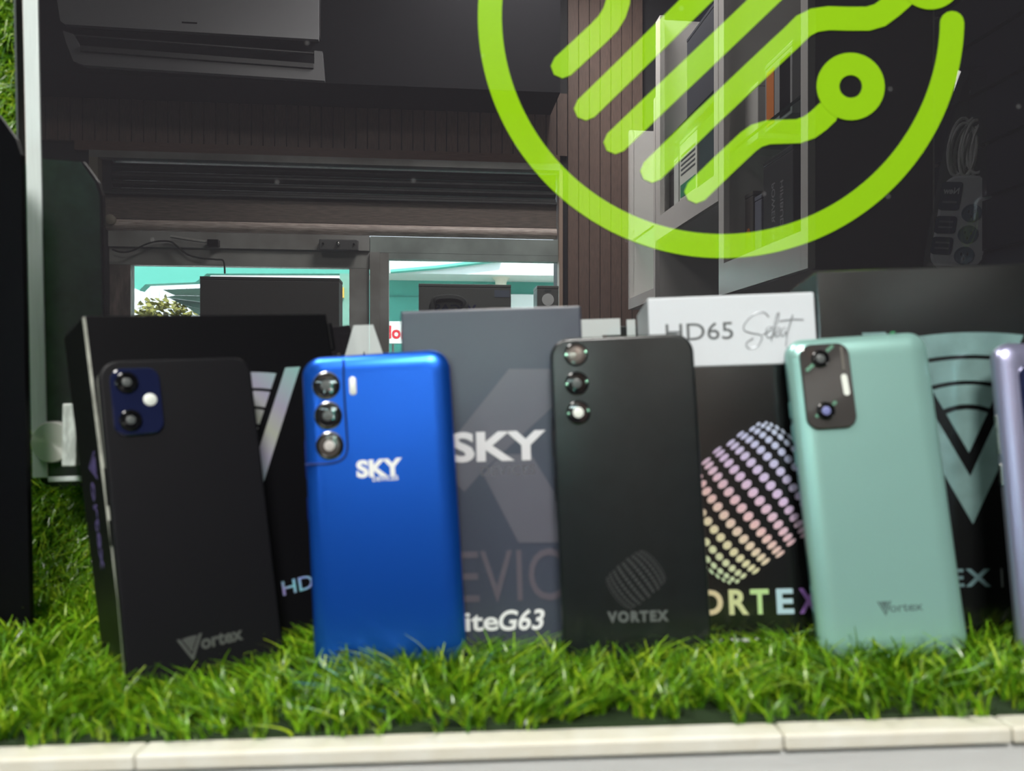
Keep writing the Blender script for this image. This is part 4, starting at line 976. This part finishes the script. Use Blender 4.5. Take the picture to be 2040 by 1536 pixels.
# ceiling lamps; the unseen one near the display is added for its light
lamp_m = mat('lamp_frame', (0.7, 0.7, 0.7), 0.4)
for x, D in ((-0.75, 1.25), (0.30, 2.45)):
    e = empty('ceiling_lamp', ROOM @ Matrix.Translation((x, -D, 1.72))); tag(e, 'square ceiling lamp panel next to the air conditioner' if D > 2 else 'unseen square ceiling lamp panel added to light the grass display shelf', 'lamp', 'ceiling lamps')
    bxo('housing', -0.3, 0.3, -0.3, 0.3, 0.0, 0.0295, lamp_m, e)
    for sx in (-1, 1):
        bxo('frame_side', min(sx * 0.285, sx * 0.3), max(sx * 0.285, sx * 0.3), -0.3, 0.3, -0.03, -0.0005, lamp_m, e)
        bxo('frame_side', -0.2845, 0.2845, min(sx * 0.285, sx * 0.3), max(sx * 0.285, sx * 0.3), -0.03, -0.0005, lamp_m, e)

# ------------------------------------------------------------------ the street outside
teal_wall = mat('teal_render', (0.085, 0.40, 0.32), 0.7, var=0.15, vscale=1.5)
teal_lite = mat('teal_beam', (0.12, 0.48, 0.39), 0.6)
white_out = mat('white_fascia', (0.85, 0.86, 0.84), 0.6)
gr = rbx('ground', -9, 9, DW + 0.12, 14, FLOOR - 0.2, FLOOR - 0.12, mat('pavement', (0.30, 0.29, 0.27), 0.8, var=0.2, vscale=2)); tag(gr, kind='structure')
DB = 8.0
bl = rempty('teal_building'); tag(bl, 'teal rendered building with white roof fascia across the street', 'building')
def CB(py, px=900): return rat(px, py, DB).z
rbx('front_wall', AX(700, DB), 6.0, DB, DB + 0.3, FLOOR - 0.12, CB(546), teal_wall, bl)
rbx('roof_fascia', AX(735, DB), 6.0, DB - 0.5, DB + 0.3, rat(900, 546, DB - 0.5).z, rat(900, 490, DB - 0.5).z, white_out, bl)
bm = bmesh.new(); add_tube(bm, [tuple(rat(778, 541, DB - 0.53)), tuple(rat(870, 533, DB - 0.53)), tuple(rat(1000, 517, DB - 0.53))], 0.022, 6); from_bm('teal_pipe', bm, teal_lite, bl)
p0 = rat(998, 548, DB - 0.3)
bm = bmesh.new(); ring = [(0.06, 0.0), (0.1, -0.02), (0.06, -0.06), (0.05, -0.12), (0.075, -0.15), (0.055, -0.2), (0.055, -2.0)]
loops = [[bm.verts.new((p0.x + r * math.cos(2 * PI * i / 12), p0.y + r * math.sin(2 * PI * i / 12), p0.z + z)) for i in range(12)] for r, z in ring]
for A, B in zip(loops[:-1], loops[1:]):
    for i in range(12): bm.faces.new((A[i], A[(i + 1) % 12], B[(i + 1) % 12], B[i]))
bm.faces.new(loops[0]); from_bm('column', bm, mat('column_cream', (0.75, 0.68, 0.55), 0.6), bl, smooth=True)
rbx('white_board', AX(1000, DB), AX(1130, DB), DB - 0.1, DB - 0.01, CB(640), CB(587), white_out, bl)
rbx('band_line', AX(770, DB), AX(840, DB), DB - 0.02, DB - 0.001, CB(592), CB(590), mat('teal_dark', (0.05, 0.25, 0.21), 0.7), bl)
sg = rempty('street_sign'); tag(sg, 'white street sign with red letters outside the shop window', 'sign')
Ds = 5.0
rbx('sign_board', AX(740, Ds), AX(830, Ds), Ds, Ds + 0.04, CZ(684, Ds, 790), CZ(640, Ds, 790), white_out, sg)
text('lettering', 'nob', AX(789, Ds), CZ(662, Ds, 790), 0.16, 0.085, mat('sign_red', (0.75, 0.04, 0.06), 0.5), sg, y=-Ds + 0.0005, face=PI, bold=0.03)
rbx('sign_post', AX(780, Ds), AX(784, Ds), Ds + 0.041, Ds + 0.08, FLOOR - 0.12, CZ(676, Ds, 790), grey_frame, sg)
# the porch seen through the door
pc = rempty('teal_porch'); tag(pc, 'teal porch beam and sloping tin roof outside the glass door', 'porch')
Dp = 5.6
def PX(px, py): q = rat(px, py, Dp); return (q.x, q.z)
bm = bmesh.new(); add_poly(bm, [PX(190, 520), PX(745, 520), PX(745, 549), PX(420, 549), PX(398, 566), PX(300, 570), PX(288, 582), PX(262, 570), PX(190, 580)], -Dp, -Dp + 0.1); from_bm('beam', bm, teal_lite, pc)
tin = mat('tin_roof', (0.045, 0.085, 0.065), 0.5, var=0.3, vscale=3, stretch=(1, 1, 8))
tin2 = mat('tin_roof_light', (0.10, 0.165, 0.125), 0.5)
for k, (a, b, c, d_) in enumerate((((298, 568), (400, 564), (400, 580), (320, 578)), ((320, 578), (400, 580), (400, 595), (302, 582)), ((302, 582), (400, 595), (400, 612), (330, 596)), ((330, 596), (400, 612), (400, 632), (362, 618)))):
    bm = bmesh.new(); add_poly(bm, [PX(*a), PX(*b), PX(b[0] + 300, b[1]), PX(c[0] + 300, c[1]), PX(*c), PX(*d_)], -Dp - 0.3 - 0.05 * k, -Dp - 0.26 - 0.05 * k); from_bm('roof_sheet', bm, (tin, tin2)[k % 2], pc)
rbx('porch_post', AX(680, Dp), AX(700, Dp), Dp - 0.1, Dp - 0.02, FLOOR - 0.12, CZ(549, Dp, 690), mat('post_green', (0.22, 0.42, 0.34), 0.6), pc)
rbx('notice', AX(677, Dp), AX(689, Dp), Dp - 0.13, Dp - 0.101, CZ(597, Dp, 680), CZ(577, Dp, 680), mat('notice_yellow', (0.8, 0.5, 0.1), 0.6), pc)
wb = rempty('white_shed'); tag(wb, 'white corrugated shed beyond the porch', 'shed')
Dh = 9.5
x0, x1 = AX(150, Dh), AX(420, Dh); xx = x0
while xx < x1:
    rbx('corrugated_sheet', xx, xx + 0.10, Dh, Dh + 0.03, FLOOR - 0.12, CZ(570, Dh, 280), mat('shed_white', (0.80, 0.80, 0.86), 0.6), wb); xx += 0.105
bu = bmesh.new(); c = rat(330, 622, 7.0)
pts_ = rng.normal(0, 1, (260, 3)); pts_ /= np.linalg.norm(pts_, axis=1, keepdims=True); pts_ *= rng.uniform(0.5, 1, (260, 1)) * np.array([0.26, 0.2, 0.12])
for p in pts_:
    d_ = Vector(rng.normal(0, 1, 3)).normalized() * 0.06; s_ = d_.cross(Vector((0.3, 0.2, 1))).normalized() * 0.02; b_ = Vector(p)
    bu.faces.new([bu.verts.new(b_ - s_), bu.verts.new(b_ + d_ * 0.5 - s_ * 1.6), bu.verts.new(b_ + d_), bu.verts.new(b_ + d_ * 0.5 + s_ * 1.6)])
sbz = empty('yellow_shrub', ROOM @ Matrix.Translation((c.x, c.y, FLOOR - 0.12))); tag(sbz, 'yellow-green shrub beside the porch', 'shrub')
fo = from_bm('foliage', bu, mat('shrub_yellow', (0.22, 0.20, 0.03), 0.6, var=0.4, vscale=20), sbz); fo.matrix_local = Matrix.Translation((0, 0, c.z - (FLOOR - 0.12)))
bm = bmesh.new(); add_tube(bm, [(0, 0, 0), (0.02, 0, 0.4), (0, 0, c.z - (FLOOR - 0.12))], 0.02, 6); from_bm('stem', bm, brown_frame, sbz, smooth=True)
for o in list(bpy.data.objects):
    if o.name.startswith('side_print'): bpy.data.objects.remove(o)
